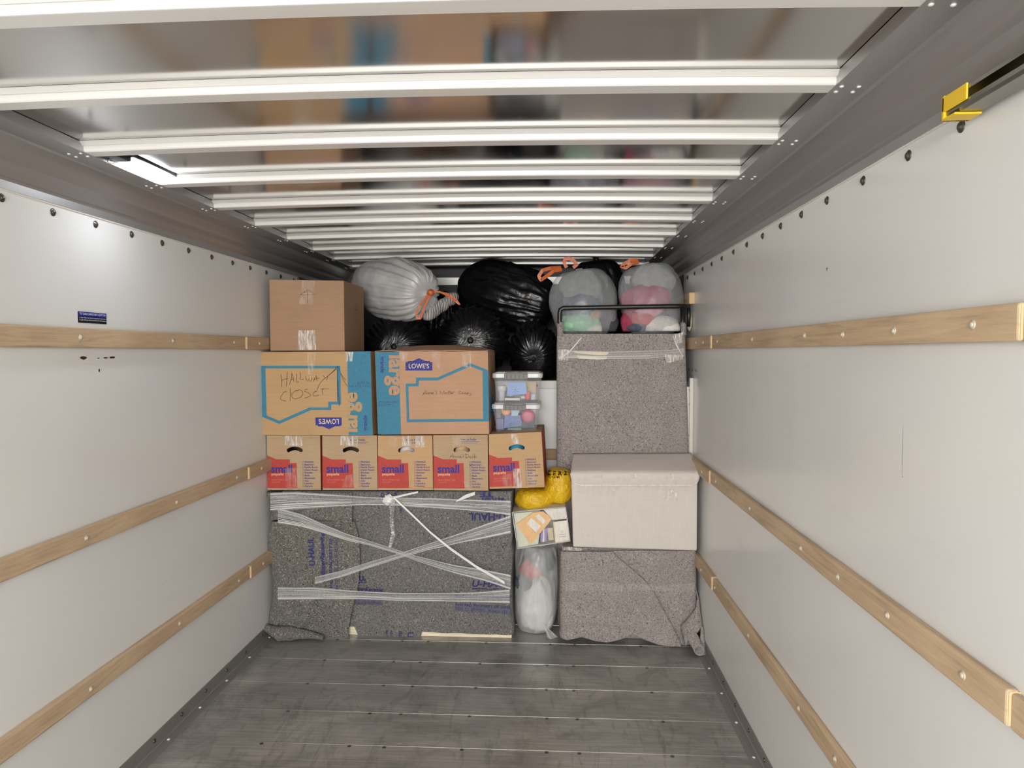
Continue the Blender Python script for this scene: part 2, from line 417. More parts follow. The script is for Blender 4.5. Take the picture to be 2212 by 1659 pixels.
# cove mouldings
COVE = [(.1633, ZC+.028), (.1633, ZC), (.082, ZC), (.074, ZC-.004), (.062, ZC-.026), (.046, ZC-.050), (.036, ZC-.062), (.028, ZC-.080), (.016, ZC-.100), (.010, ZC-.103), (.006, ZC-.110), (.006, ZW), (0, ZW)]
def cove(name, x, s):
    b = MB(); K = len(COVE)-1
    b.grid(lambda u, v: (x+s*COVE[round(u*K)][0], lerp(YB, YA, v), COVE[round(u*K)][1]), K, 4)
    if s < 0: b.f = [f[::-1] for f in b.f]
    o = struct(b.build(name, M['cove']))
    pts = []
    for k in range(-1, 10):
        y0 = 1.2401+.4064*k+.025
        pts += [(x+s*a, y0+dy, ZC) for a, dy in ((.148, -.016), (.148, .016), (.108, -.012), (.108, .02))]
    row(o, dome('rivet', M['rivet'], .0055, (0, 0, -1), ring=False), pts)
    b = MB(); b.box(min(x, x+s*.004), max(x, x+s*.004), YB, YA, ZW-.004, ZW+.002); b.build('edge_strip', M['piping'], o)
    return o
cove('trim_1', XL, 1); cove('trim_2', XR, -1)
# kick plates along the floor
def kick(name, x, s):
    b = MB(); pr = [(0, .0609), (.003, .0609), (.003, .006), (.006, .003), (.043, .003), (.043, 0)]; K = 5
    b.grid(lambda u, v: (x+s*pr[round(u*K)][0], lerp(YB, YF, v), pr[round(u*K)][1]), K, 2)
    if s < 0: b.f = [f[::-1] for f in b.f]
    o = struct(b.build(name, M['kick']))
    row(o, dome('bolt', M['darkbolt'], .0085, (s, 0, 0), ring=False), [(x+s*.003, 2.6083+.206*k, .035) for k in range(-6, 8)])
    row(o, dome('screw', M['rivet'], .007, (0, 0, 1), ring=False), [(x+s*.022, y-.008, .003) for y in seams[1:10]])
    return o
kick('baseboard_left', XL, 1); kick('baseboard_right', XR, -1)
# front wall, its top trim, the shelf over the cab and the wall beyond it
struct(MB().box(XL, XR, YF, YF+.03, 0, ZAT-.05).build('wall_front', M['wall']))
t3 = struct(MB().box(XL, XR, YF-.006, YF+.04, ZAT-.05, ZAT).build('trim_3', M['galv'], bevel=.003))
row(t3, dome('rivet', M['bolt'], .006, (0, -1, 0), ring=False), [(.1+.2*k, YF-.006, ZAT-.03) for k in range(-5, 6)])
struct(MB().box(XL, XR, YF+.04, YA, ZAT-.03, ZAT-.001).build('trim_4', M['greymetal']))
M['shade'] = simple('attic_shade', '2e2e2f', .5)  # near-black colour paints in the attic's deep shade
struct(MB().box(XL, XR, YA, YA+.03, ZAT-.03, ZC+.06).build('wall_back', M['shade']))  # end wall coloured as dark as the unlit attic
struct(MB().box(XL, XL+.012, 4.26, YA, ZAT, 2.046).build('shade_panel_left', M['shade']))  # panels added on both attic sides, shade put into their colour
struct(MB().box(XR-.012, XR, 4.26, YA, ZAT, 2.046).build('shade_panel_right', M['shade']))  # added like the left one, to darken the right attic wall
struct(MB().box(XL+.1, XR-.1, YA-.05, YA, 2.075, 2.135).build('trim_5', M['rib'], bevel=.004))
b = MB(); b.box(XR-.022, XR, 3.995, 4.03, .0, 1.43); b.box(XR-.05, XR-.022, 4.0, 4.02, .0, 1.38)
t6 = struct(b.build('trim_6', M['galv'], bevel=.004))
row(t6, dome('rivet', M['bolt'], .008, (-1, 0, 0), ring=False), [(XR-.022, 4.006, z) for z in (1.36, 1.28, 1.1, .95)])
row(wr, dome('rivet', M['bolt'], .008, (-1, 0, 0), ring=False), [(XR, y, 1.475) for y in (3.93, 4.02, 4.11)])

# ------------------------------------------------------------------ wooden tie rails
def rail(label, x, s, z, segs, screws):
    o = thing('tie_rail', label, 'wall rail', (x, 0, z), 'wooden tie rails')
    for (y0, y1, th, dz) in segs:
        b = MB(); b.box(min(x, x+s*th), max(x, x+s*th), y0, y1, z-.066+dz, z+dz)
        b.build('board', M['wood'], o, bevel=.005)
        b = MB(); b.box(min(x, x+s*(th-.003)), max(x, x+s*(th-.003)), y0-.0012, y0+.0005, z-.063+dz, z-.003+dz); b.build('end_grain', M['woodend'], o)
    def th_at(y): return next((t for a, c, t, d in segs if a <= y <= c), .02)
    row(o, dome('screw', M['screw'], .0095, (s, 0, 0), h=.45), [(s*(th_at(y)-.0005), y, -.033+.004*nz(y*7, z)) for y in screws])
    return o
SEG = [(YB, 1.222, .016, -.004), (1.222, 3.465, .022, 0), (3.465, 4.12, .030, .0)]
for zt, nm in ((1.6584, 'upper'), (.9902, 'middle'), (.4752, 'lower')):
    how = {'upper': 'upper wooden rail on the white left wall, just below the small warning sticker',
           'middle': 'middle wooden rail on the white left wall, running behind the small red cartons',
           'lower': 'lowest wooden rail on the white left wall, running to the dark grey blanket'}[nm]
    rail(how, XL, 1, zt, [(YB, 3.462, .022, 0), (3.462, 4.19, .030, 0)], [1.65, 2.218, 2.781, 3.334, 3.61])
    how = {'upper': 'upper wooden rail on the white right wall, level with the black metal bar',
           'middle': 'middle wooden rail on the white right wall, running to the linen storage box',
           'lower': 'lowest wooden rail on the white right wall, running to the light grey blanket'}[nm]
    rail(how, XR, -1, zt, SEG if nm != 'lower' else [(YB, 3.395, .02, 0), (3.395, 4.19, .028, .004)], [1.06, 1.351, 1.65, 1.932, 2.215, 2.78, 3.35, 3.62, 3.8])
rail('short wooden rail end high on the right wall above the black bar', XR, -1, 1.915, [(4.0, 5.1, .03, 0)], [4.4])
o = thing('tie_rail', 'wooden rail across the white front wall between the red cartons and tall grey blanket', 'wall rail', (0, YF, .99), 'wooden tie rails')
MB().box(XL+.03, XR-.03, YF-.02, YF, .925, .99).build('board', M['woodx'], o, bevel=.004)

# ------------------------------------------------------------------ cargo lamp, sticker, door track
o = thing('cargo_light', 'glowing white cargo lamp on the roof near the left wall', 'lamp', (-.955, 2.36, ZR-.002))
b = MB(); b.box(-1.05, -.955, 2.19, 2.48, ZR-.006, ZR+.008); b.box(-1.05, -.97, 2.07, 2.20, ZR-.020, ZR+.008); b.build('housing', M['tube'], o, bevel=.005)
t = NT('lamp_lens'); t.set(Base_Color=(1, 1, 1, 1), Emission_Color=(.86, .92, 1, 1), Emission_Strength=20.0)
b = MB()
def cap(u, v):
    a = 2*math.pi*u; ph = v*math.pi/2
    sx, sy = .044, .13
    cx = abs(math.cos(a))**.5*math.copysign(1, math.cos(a)); sy_ = abs(math.sin(a))**.5*math.copysign(1, math.sin(a))
    return (-1.002+sx*cx*math.cos(ph), 2.335+sy*sy_*math.cos(ph), ZR-.006-.018*math.sin(ph))
b.grid(cap, 32, 8, closed_u=True); b.f = [f[::-1] for f in b.f]
b.build('lens', t.mat, o, smooth=True)
sl = bpy.data.lights.new('cargo_beam', 'SPOT'); sl.energy = 0.55; sl.color = (.66, .78, 1); sl.spot_size = math.radians(96); sl.spot_blend = 1; sl.shadow_soft_size = .05
so = bpy.data.objects.new('cargo_beam', sl); COL.objects.link(so); so.parent = o; so.location = (-.035, -.01, -.036)
so.rotation_euler = V((-.15, -.02, -.38)).to_track_quat('-Z', 'Y').to_euler()
b = MB(); b.tube([(-1.02, 2.16, ZR-.02), (-1.02, 2.15, ZR-.034), (-1.0, 2.145, ZR-.038), (-.985, 2.155, ZR-.03)], .0025, 6); b.build('wire_clip', M['galv'], o, smooth=True)

ya, yb_ = 2.2372, 2.3845
za, zb = 1.7142, 1.6768
STT = simple('sticker_black', '12121a', .3); STB = simple('sticker_blue', '232b86', .3); STW = simple('sticker_white', 'dfe3f5', .4)
b = MB(); x = XL+.0015
b.add([(XL, ya, zb), (XL, yb_, zb), (XL, yb_, za), (XL, ya, za), (x, ya, zb), (x, yb_, zb), (x, yb_, za), (x, ya, za)], [(4, 5, 6, 7), (0, 1, 5, 4), (1, 2, 6, 5), (2, 3, 7, 6), (3, 0, 4, 7)], 0)
zm = lerp(zb, za, .56); b.add([(x+.0003, ya, zm), (x+.0003, yb_, zm), (x+.0003, yb_, za), (x+.0003, ya, za)], [(0, 1, 2, 3)], 1)
L = yb_-ya; H = za-zb
b.text('TO TURN CARGO BAY LIGHT ON', (x+.0008, ya+.04*L, zb+.72*H), (0, 1, 0), (0, 0, 1), w=L*.92, h=H*.2, m=2, bold=.01)
b.text('1. Open either the driver\'s or passenger\'s side door.', (x+.0008, ya+.03*L, zb+.38*H), (0, 1, 0), (0, 0, 1), w=L*.94, h=H*.15, m=2, bold=.01)
b.text('2. Light will turn off automatically after 30 minutes.', (x+.0008, ya+.03*L, zb+.18*H), (0, 1, 0), (0, 0, 1), w=L*.94, h=H*.15, m=2, bold=.01)
o = b.build('warning_sticker', [STT, STB, STW], origin=(XL, (ya+yb_)/2, zb))
tag(o, 'small dark blue and black notice sticker above the upper left wall rail', 'sticker')

o = thing('door_track', 'steel door track with yellow end cap high on the right wall', 'door track', (XR, 0.7, 2.06))
b = MB(); pr = [(.012, 2.045), (.012, 2.098), (.018, 2.104), (.050, 2.104), (.056, 2.098), (.056, 2.088), (.053, 2.088), (.053, 2.098), (.018, 2.100), (.016, 2.098), (.016, 2.052), (.018, 2.050), (.048, 2.050), (.053, 2.056), (.053, 2.064), (.056, 2.064), (.056, 2.052), (.050, 2.045)]
K = len(pr); b.grid(lambda u, v: (XR-.004-pr[round(u*K) % K][0], lerp(YB, 1.388, v), pr[round(u*K) % K][1]*.68+.629), K, 1); b.build('channel', M['steel'], o)
b = MB(); b.box(XR-.064, XR-.012, 1.388, 1.397, 2.015, 2.062); b.box(XR-.064, XR-.060, 1.317, 1.396, 2.030, 2.060); b.box(XR-.064, XR-.014, 1.352, 1.396, 2.015, 2.0195); b.build('end_cap', M['yel2'], o, bevel=.004)
b = MB(); b.box(XR-.012, XR, .98, 1.02, 1.985, 2.10); b.build('bracket', M['greymetal'], o, bevel=.002)
b = MB(); b.lathe((XR-.03, 1.37, 2.016), [(.007, 0), (.007, .004), (.003, .006)], n=10); b.build('bolt', M['bolt'], o)


# ================================================================== cargo: cartons
def crop(x0, y0, s):                 # photo detail (x, y) -> photo pixel
    return lambda cx, cy: (x0+cx/s, y0+cy/s)
def carton(name, label, cat, corners, Y, depth, card, group=None, extra=None, hole=None, inks=(), skew=0.0, edge=None):
    """corners TL,TR,BR,BL seen on the front face at depth Y"""
    TL, TR, BR, BL = [at(px, py, Y) for px, py in corners]
    o = thing(name, label, cat, ((BL.x+BR.x)/2, Y+depth/2, min(BL.z, BR.z)), group)
    off = V((skew, depth, 0)); b = MB()
    fr = [BL, BR, TR, TL]
    if hole:
        b.prism(fr, off, 0, cap=False)
        b.holed(fr, [hole], 0)
        bk = [p+V((0, .004, 0)) for p in fr]; hb = [V(p)+V((0, .004, 0)) for p in hole]
        nh = len(hole); b.add([V(p) for p in hole]+hb, [[i, (i+1) % nh, (i+1) % nh+nh, i+nh] for i in range(nh)], 0)
    else: b.prism(fr, off, 0)
    return o, b, (BL, BR, TR, TL), off
def tape(o, pts, Y, mat='tape', wav=.0015, nm='packing_tape', seed=0, n=(10, 14)):
    a, b_, c, d_ = [at(px, py, Y-.0025) for px, py in pts]       # TL TR BR BL
    b = MB()
    def fn(u, v):
        p = a.lerp(b_, u).lerp(d_.lerp(c, u), v); p = p.copy()
        p.y -= wav*(1+nz(p.x*90+seed, p.z*30, seed)+.6*nz(p.x*240, p.z*60, seed)); return p
    b.grid(fn, *n); b.f = [f[::-1] for f in b.f]; return b.build(nm, M[mat], o, smooth=True)
def strokes(b, f, Y, lists, wid, m):
    for L in lists: b.ribbon([at(*f(x, y), Y-.0012) for x, y in L], wid, m)
def ppoly(b, f, Y, pts, m, e=.0008): b.holed([at(*f(x, y), Y-e) for x, y in pts], [], m)
def ptext(b, f, Y, s, x, y, x2, m, h=None, rot=0, bold=0.0, e=.0011, shear=0, surf=None):
    """text whose baseline starts at detail point (x,y); x2 = end point (x,y) of the baseline; h = cap height in detail units"""
    A = at(*f(x, y), Y-e); B = at(*f(*x2), Y-e); ax = (B-A); L = ax.length; ax.normalize()
    ay = V((-ax.z, 0, ax.x))
    hh = None
    if h: hh = h*(at(*f(x+1, y), Y)-at(*f(x, y), Y)).length
    b.text(s, A, ax, ay, w=L, h=hh, m=m, bold=bold, shear=shear, surf=surf)
def logo(b, f, Y, pts, txt, p0, p1, h):
    ppoly(b, f, Y, pts, 2)
    s0, s1 = txt
    # big first letter and an apostrophe-S
    ptext(b, f, Y, 'LOWE\'S', p0[0], p0[1], p1, 3, h=h, bold=.012, e=.0016)

BOXM = lambda c: [M[c], M['blue'], M['navy'], M['pal'], M['mark'], M['red'], M['pink'], M['cream']]

# plain carton with arrow
f = crop(540, 540, 6.506)
Y = 3.73
o, b, fr, off = carton('cardboard_box', 'plain brown cardboard carton with hand drawn arrow, topmost of the left stack', 'box',
    [f(268, 415), f(1318, 430), f(1330, 1418), f(285, 1418)], Y, .40, 'cardA', 'cardboard moving boxes')
strokes(b, f, Y, [[(705, 628), (812, 556), (915, 630), (800, 632), (705, 628)], [(806, 575), (805, 680), (805, 768)], [(755, 605), (800, 578)]], .0022, 4)
Xr = fr[1].x+.0008                                   # same arrow on its right side, seen at a glance
for L in ([(.19, .62), (.235, .70), (.27, .62), (.19, .62)], [(.235, .69), (.235, .45)]):
    b.ribbon([(lerp(fr[1].x, fr[2].x, v)+.0012, Y+u, lerp(fr[1].z, fr[2].z, v)) for u, v in L], .0022, 4, (1, 0, 0))
b.build('carton', BOXM('cardA'), o, bevel=.003)
tape(o, [f(680, 1130), f(920, 1130), f(932, 1405), f(676, 1405)], Y, 'tape', .003)
tape(o, [f(735, 430), f(915, 430), f(880, 770), f(690, 760)], Y, 'tapef')

# upside-down large box, HALLWAY CLOSET
f = crop(540, 740, 7.9); Y = 3.70
o, b, fr, off = carton('cardboard_box', 'tan carton with blue band handwritten HALLWAY CLOSET, lying upside down', 'box',
    [f(178, 162), f(2055, 150), f(2095, 1582), f(205, 1578)], Y, .455, 'cardB', 'cardboard moving boxes')
ppoly(b, f, Y, [(1658, 153), (2055, 150), (2095, 1582), (1685, 1580)], 1)
out = [(179, 395), (1540, 395), (1555, 1058), (1385, 1058), (1385, 1153), (1040, 1153), (500, 1390), (203, 1265)]
inn = [(262, 442), (1480, 442), (1490, 1008), (1335, 1008), (1335, 1108), (1015, 1108), (500, 1335), (285, 1245)]
b.holed([at(*f(*p), Y-.0008) for p in out], [[at(*f(*p), Y-.0008) for p in inn]], 1)
xl = fr[0].x-.0008
b.add([(xl, Y, at(*f(180, 395), Y).z), (xl, Y+.06, at(*f(180, 395), Y).z), (xl, Y+.06, at(*f(180, 1240), Y).z), (xl, Y, at(*f(180, 1262), Y).z)], [(0, 1, 2, 3)], 1)
logo(b, f, Y, [(1115, 1278), (1563, 1278), (1565, 1415), (1532, 1420), (1532, 1428), (1455, 1428), (1350, 1478), (1240, 1432), (1160, 1430), (1160, 1412), (1120, 1412)],
     ('L', 'S'), (1515, 1305), (1172, 1305), 85)
ptext(b, f, Y, 'large', 1915, 1528, (1915, 850), 0, bold=.035, e=.0016)
ptext(b, f, Y, 'grande', 2018, 1508, (2018, 1245), 2, bold=.02, e=.0016)
ptext(b, f, Y, '4.5 CU FT', 2040, 672, (1830, 672), 2, h=38, e=.0016)
ptext(b, f, Y, '24-in x 18-in x 18-in', 2042, 728, (1700, 730), 2, h=32, e=.0016)
strokes(b, f, Y, [[(530, 550), (542, 650), (540, 758)], [(638, 500), (630, 620), (622, 745)], [(528, 650), (580, 628), (648, 612)],
    [(712, 520), (705, 620), (672, 722)], [(712, 520), (735, 600), (752, 670)], [(690, 640), (745, 618)],
    [(795, 530), (790, 610), (785, 670), (815, 678), (835, 665)], [(862, 515), (865, 575), (855, 628), (890, 632), (918, 622)],
    [(945, 570), (962, 640), (985, 665), (1005, 610), (1020, 660), (1048, 655), (1060, 590)], [(1078, 668), (1110, 590), (1128, 560), (1145, 660)], [(1085, 628), (1190, 602)],
    [(1238, 560), (1290, 605)], [(1480, 445), (1330, 570), (1230, 650), (1180, 720), (1145, 805)], [(1500, 400), (1420, 490), (1330, 570), (1310, 640)],
    [(622, 835), (585, 840), (535, 905), (515, 955), (545, 985), (620, 998)], [(690, 775), (688, 900), (685, 1000)],
    [(830, 825), (760, 830), (710, 885), (720, 940), (780, 962), (860, 935), (905, 880), (890, 825), (840, 802), (770, 820)],
    [(990, 798), (940, 800), (930, 830), (1000, 860), (1040, 895), (1010, 925), (928, 948)],
    [(1140, 825), (1090, 850), (1072, 880), (1085, 910), (1130, 912), (1180, 890)], [(1090, 845), (1148, 822)],
    [(1205, 795), (1348, 792)], [(1248, 775), (1235, 830), (1245, 890)],
    [(1500, 400), (1488, 600), (1490, 900), (1500, 1000)], [(1500, 640), (1515, 900), (1522, 1085)],
    [(1505, 405), (1545, 520), (1590, 590), (1635, 645)], [(1550, 540), (1580, 620), (1662, 748)]], .0022, 4)
b.build('carton', BOXM('cardB'), o, bevel=.003)
tape(o, [f(985, 165), f(1130, 165), f(1075, 545), f(990, 545)], Y, 'tapef')
tape(o, [f(1640, 160), f(1760, 160), f(1758, 320), f(1635, 320)], Y, 'tape', .003)

# large box, Anne's Winter Coats
f = crop(800, 740, 7.9); Y = 3.695
o, b, fr, off = carton('cardboard_box', 'pinkish tan carton with blue band handwritten Anne\'s Winter Coats', 'box',
    [f(78, 160), f(2005, 150), f(2025, 1560), f(130, 1568)], Y, .46, 'cardC', 'cardboard moving boxes')
ppoly(b, f, Y, [(80, 161), (490, 157), (503, 900), (525, 1565), (130, 1568)], 1)
out = [(2003, 470), (1985, 462), (1705, 350), (1140, 598), (778, 598), (778, 698), (602, 702), (622, 1360), (2018, 1345)]
inn = [(1915, 485), (1705, 405), (1155, 645), (828, 648), (826, 745), (650, 748), (664, 1312), (1924, 1302)]
b.holed([at(*f(*p), Y-.0008) for p in out], [[at(*f(*p), Y-.0008) for p in inn]], 1)
xr = fr[1].x+.0016
zt_, zb_ = at(*f(2003, 470), Y).z, at(*f(2018, 1345), Y).z
b.add([(fr[2].x+.0012, Y, zt_), (fr[2].x+.0012, Y+.30, zt_-.10), (fr[1].x+.0012, Y+.30, zb_+.03), (fr[1].x+.0012, Y, zb_)], [(3, 2, 1, 0)], 1)
logo(b, f, Y, [(600, 478), (600, 335), (640, 330), (640, 318), (720, 316), (828, 266), (940, 316), (1018, 316), (1018, 333), (1057, 336), (1057, 478)],
     ('L', 'S'), (655, 442), (1003, 442), 85)
ptext(b, f, Y, 'large', 235, 215, (235, 900), 0, bold=.035, e=.0016)
ptext(b, f, Y, 'grande', 150, 235, (152, 515), 2, bold=.02, e=.0016)
ptext(b, f, Y, '24-in x 18-in x 18-in', 145, 1030, (460, 1030), 2, h=36, e=.0016)
ptext(b, f, Y, '4.5 CU FT', 145, 1085, (345, 1085), 2, h=38, e=.0016)
strokes(b, f, Y, [[(893, 903), (915, 860), (945, 815), (952, 880)], [(905, 872), (955, 862)],
    [(968, 885), (975, 850), (995, 850), (1000, 882)], [(1008, 882), (1015, 848), (1032, 850), (1036, 880)],
    [(1045, 868), (1078, 858), (1065, 842), (1048, 858), (1052, 878), (1080, 876)], [(1105, 815), (1098, 832)], [(1140, 835), (1118, 842), (1138, 862), (1115, 878)],
    [(1188, 830), (1205, 880), (1222, 840), (1238, 880), (1258, 822)], [(1270, 850), (1270, 880)], [(1270, 828), (1272, 834)],
    [(1288, 880), (1292, 850), (1318, 852), (1322, 878)], [(1345, 820), (1342, 878), (1358, 878)], [(1328, 842), (1368, 838)],
    [(1365, 866), (1395, 858), (1385, 840), (1368, 856), (1372, 876), (1400, 872)], [(1408, 878), (1412, 845), (1440, 842)],
    [(1545, 832), (1512, 840), (1508, 870), (1545, 878)], [(1570, 852), (1555, 870), (1575, 878), (1590, 862), (1570, 852)],
    [(1625, 852), (1602, 868), (1612, 882), (1630, 862), (1632, 885)], [(1660, 840), (1655, 892), (1672, 890)], [(1640, 866), (1690, 862)],
    [(1728, 868), (1700, 866), (1725, 890), (1685, 910)]], .0021, 4)
b.build('carton', BOXM('cardC'), o, bevel=.003)
b = MB(); BLc, BRc, TRc, TLc = fr                     # loosely folded, bulging top flaps
def lidf(u, v):
    p = TLc.lerp(TRc, u)+V((0, v*.46, 0)); p.z += .001+.034*math.sin(math.pi*min(1, max(0, u)))**.7*min(1, v*1.6)+.006*nz(u*5, v*4); return p
b.grid(lidf, 16, 10); b.build('top_flap', M['cardC'], o, smooth=True, solid=.004)
tape(o, [f(500, 165), f(640, 165), f(620, 300), f(520, 330)], Y, 'tapef'); tape(o, [f(1050, 165), f(1200, 165), f(1190, 460), f(1060, 300)], Y, 'tapef')
tape(o, [f(1560, 165), f(1720, 165), f(1720, 420), f(1570, 420)], Y, 'tapef')

# five small boxes
LIST = ['FRAGILE', 'Bedroom', 'Family Room', 'Dining Room', 'Kitchen', 'Bath', 'Basement', 'Attic', 'Laundry', 'Garage']
small = [  # px corners TL TR BR BL, label, card, help?, depth Y
 ([(576.5, 940.5), (691.5, 940.5), (693, 1058), (577.5, 1058)], 'small red printed carton at the left end of its row, with dark handle hole', 'cardD', 0, 3.742),
 ([(696, 941), (814, 940.5), (815.5, 1058), (697, 1058)], 'small red printed carton, second from left in the row, below the blue band', 'cardD', 1, 3.742),
 ([(816, 941), (934, 940.5), (935.5, 1058), (816.5, 1058)], 'small red printed carton with white cloth showing in its handle hole', 'cardE', 1, 3.742),
 ([(935.5, 940), (1053.5, 939), (1055, 1060), (937, 1058.5)], 'small red printed carton handwritten Anne\'s Desk', 'cardD', 1, 3.738),
 ([(1055.5, 938.5), (1169.5, 933), (1176.5, 1052), (1057.5, 1056)], 'small red printed carton with blue showing in its handle hole, under the clear bins', 'cardE', 0, 3.73)]
f0 = crop(560, 920, 5.82)
stuff_in = [None, None, ('white_cloth', 'crumpled white cloth seen through a carton handle hole', 'cloth', 'e6e3e0'),
            ('wooden_box', 'tan wooden item seen through the carton handle hole above Anne\'s Desk', 'box', 'e0b98c'),
            ('pouch', 'glossy blue pouch seen through the end carton handle hole', 'pouch', '3f9cc4')]
for i, (cs, lab, card, hlp, Y) in enumerate(small):
    TL, TR, BR, BL = cs
    def f(cx, cy, TL=TL, TR=TR, BR=BR, BL=BL):       # detail coords of the first box -> this box
        u = (cx-98)/677; v = (cy-120)/682
        return (lerp(lerp(TL[0], TR[0], u), lerp(BL[0], BR[0], u), v), lerp(lerp(TL[1], TR[1], u), lerp(BL[1], BR[1], u), v))
    arch = []
    for k in range(13): t_ = k/12; arch.append((lerp(372, 530, t_), 290-30*math.sin(math.pi*(.12+.76*t_))-0))
    arch += [(548, 290), (553, 312), (542, 328), (522, 330)]
    for k in range(9): t_ = k/8; arch.append((lerp(510, 392, t_), 322-16*math.sin(math.pi*t_)))
    arch += [(378, 332), (358, 330), (349, 312), (355, 288)]
    hole = [at(*f(*p), Y) for p in arch]
    o, b, fr, off = carton('small_box', lab, 'box', cs, Y, .40, card, 'small cardboard boxes', hole=hole, skew=(-.0 if i < 4 else .010))
    ppoly(b, f, Y, [(98, 372), (215, 420), (387, 420), (387, 467), (472, 467), (480, 778), (100, 778)], 5)
    ptext(b, f, Y, 'small', 146, 590, (418, 590), 2, bold=.03, e=.0016)
    ptext(b, f, Y, 'pequeña', 152, 632, (305, 632), 7, bold=.015, e=.0016)
    ptext(b, f, Y, '16-in x 12-in x 12-in', 155, 685, (365, 685), 6, h=20, e=.0016)
    ptext(b, f, Y, '1.5 CU FT', 155, 716, (260, 716), 6, h=18, e=.0016)
    for k, s in enumerate(LIST):
        y = 464+33.7*k
        p = [at(*f(555+9*math.cos(a), y-9+10*math.sin(a)), Y-.0011) for a in [j*math.pi/8 for j in range(17)]]
        b.ribbon(p, .0011, 2)
        hgt = 22 if 'y' not in s and 'g' not in s else 28
        ptext(b, f, Y, s, 574, y+(0 if hgt == 22 else 5), (574+{0: 112, 1: 116, 2: 165, 3: 163, 4: 100, 5: 62, 6: 132, 7: 50, 8: 108, 9: 98}[k], y+(0 if hgt == 22 else 5)), 2, h=hgt, bold=.018)
    if hlp:
        ptext(b, f, Y, 'Let us help.', 445 if i == 3 else 420, 194, (638, 194), 2, h=34, bold=.01)
        ppoly(b, f, Y, [(445, 203), (672, 203), (672, 207), (445, 207)], 2); ppoly(b, f, Y, [(450, 218), (642, 218), (642, 222), (450, 222)], 2)
    if i == 3:
        strokes(b, f, Y, [[(300, 402), (318, 380), (336, 352), (350, 400)], [(310, 386), (352, 384)], [(362, 402), (366, 382), (382, 384), (386, 402)], [(394, 402), (398, 382), (412, 384), (416, 402)],
            [(424, 392), (446, 386), (436, 376), (424, 390), (432, 402), (450, 400)], [(462, 354), (458, 366)], [(480, 372), (464, 380), (478, 392), (460, 402)],
            [(502, 352), (500, 404)], [(488, 358), (530, 362), (538, 388), (500, 406)], [(548, 396), (568, 388), (556, 378), (546, 392), (554, 404), (572, 402)],
            [(596, 378), (580, 382), (592, 396), (574, 404)], [(608, 352), (606, 404)], [(632, 376), (608, 392), (636, 402)],
            [(542, 480), (572, 506)], [(545, 506), (572, 478)]], .0019, 4)
    # red printed right side, tan bottom edge
    q = [fr[1], fr[1]+off, fr[2]+off, fr[2]]; b.add([p+V((.001, 0, 0)) for p in q], [(0, 1, 2, 3)], 5)
    cart = b.build('carton', BOXM(card), o, bevel=.0015)
    b = MB(); p1, p2 = at(*f(100, 782), Y), at(*f(776, 782), Y)
    b.prism([at(*f(106, 803), Y-.004), at(*f(776, 803), Y-.004), at(*f(776, 780), Y-.004), at(*f(106, 780), Y-.004)], (0, .003, 0)); b.build('bottom_flap', M[card], o)
    tp = {0: [((330, 122), (552, 122), (552, 252), (330, 245), 'tape')],
          1: [((330, 122), (545, 122), (535, 250), (325, 245), 'tape'), ((390, 620), (490, 600), (470, 770), (330, 772), 'tapef')],
          2: [((230, 122), (345, 122), (345, 262), (230, 262), 'tapef'), ((400, 122), (520, 122), (515, 250), (395, 250), 'tape'), ((565, 122), (680, 122), (675, 270), (565, 265), 'tape')],
          3: [((330, 124), (545, 124), (470, 260), (335, 255), 'tapef'), ((460, 690), (520, 690), (590, 800), (520, 800), 'tapef')],
          4: [((385, 130), (485, 130), (482, 255), (385, 255), 'tape'), ((265, 625), (375, 625), (375, 790), (265, 790), 'tapef'), ((395, 560), (495, 560), (495, 800), (395, 800), 'tape'), ((555, 600), (665, 600), (665, 800), (555, 800), 'tapef')]}[i]
    if i == 0: tp += [((330, 530), (510, 530), (510, 775), (330, 775), 'tapef')]
    for a, c, d_, e_, mt in tp: tape(o, [f(*a), f(*c), f(*d_), f(*e_)], Y, mt, .002, seed=i)
    if stuff_in[i]:
        nm, l2, c2, col = stuff_in[i]; cc = (fr[0]+fr[1]+fr[2]+fr[3])/4; hz = at(*f(450, 300), Y)
        b = MB(); b.grid(lambda u, v: (cc.x+.055*math.cos(2*math.pi*u)*math.sin(math.pi*v)*(1+.1*nz(u*4, v*4, i)), Y+.05+.043*math.sin(2*math.pi*u)*math.sin(math.pi*v)**.7, hz.z-.085+.11*math.cos(math.pi*v)+.012*nz(u*6, v*6)), 24, 14, closed_u=True)
        oo = b.build(nm, cloth(nm, col) if i != 4 else simple(nm, col, .25), smooth=True, origin=(cc.x, Y+.05, fr[0].z+.01)); tag(oo, l2, c2)

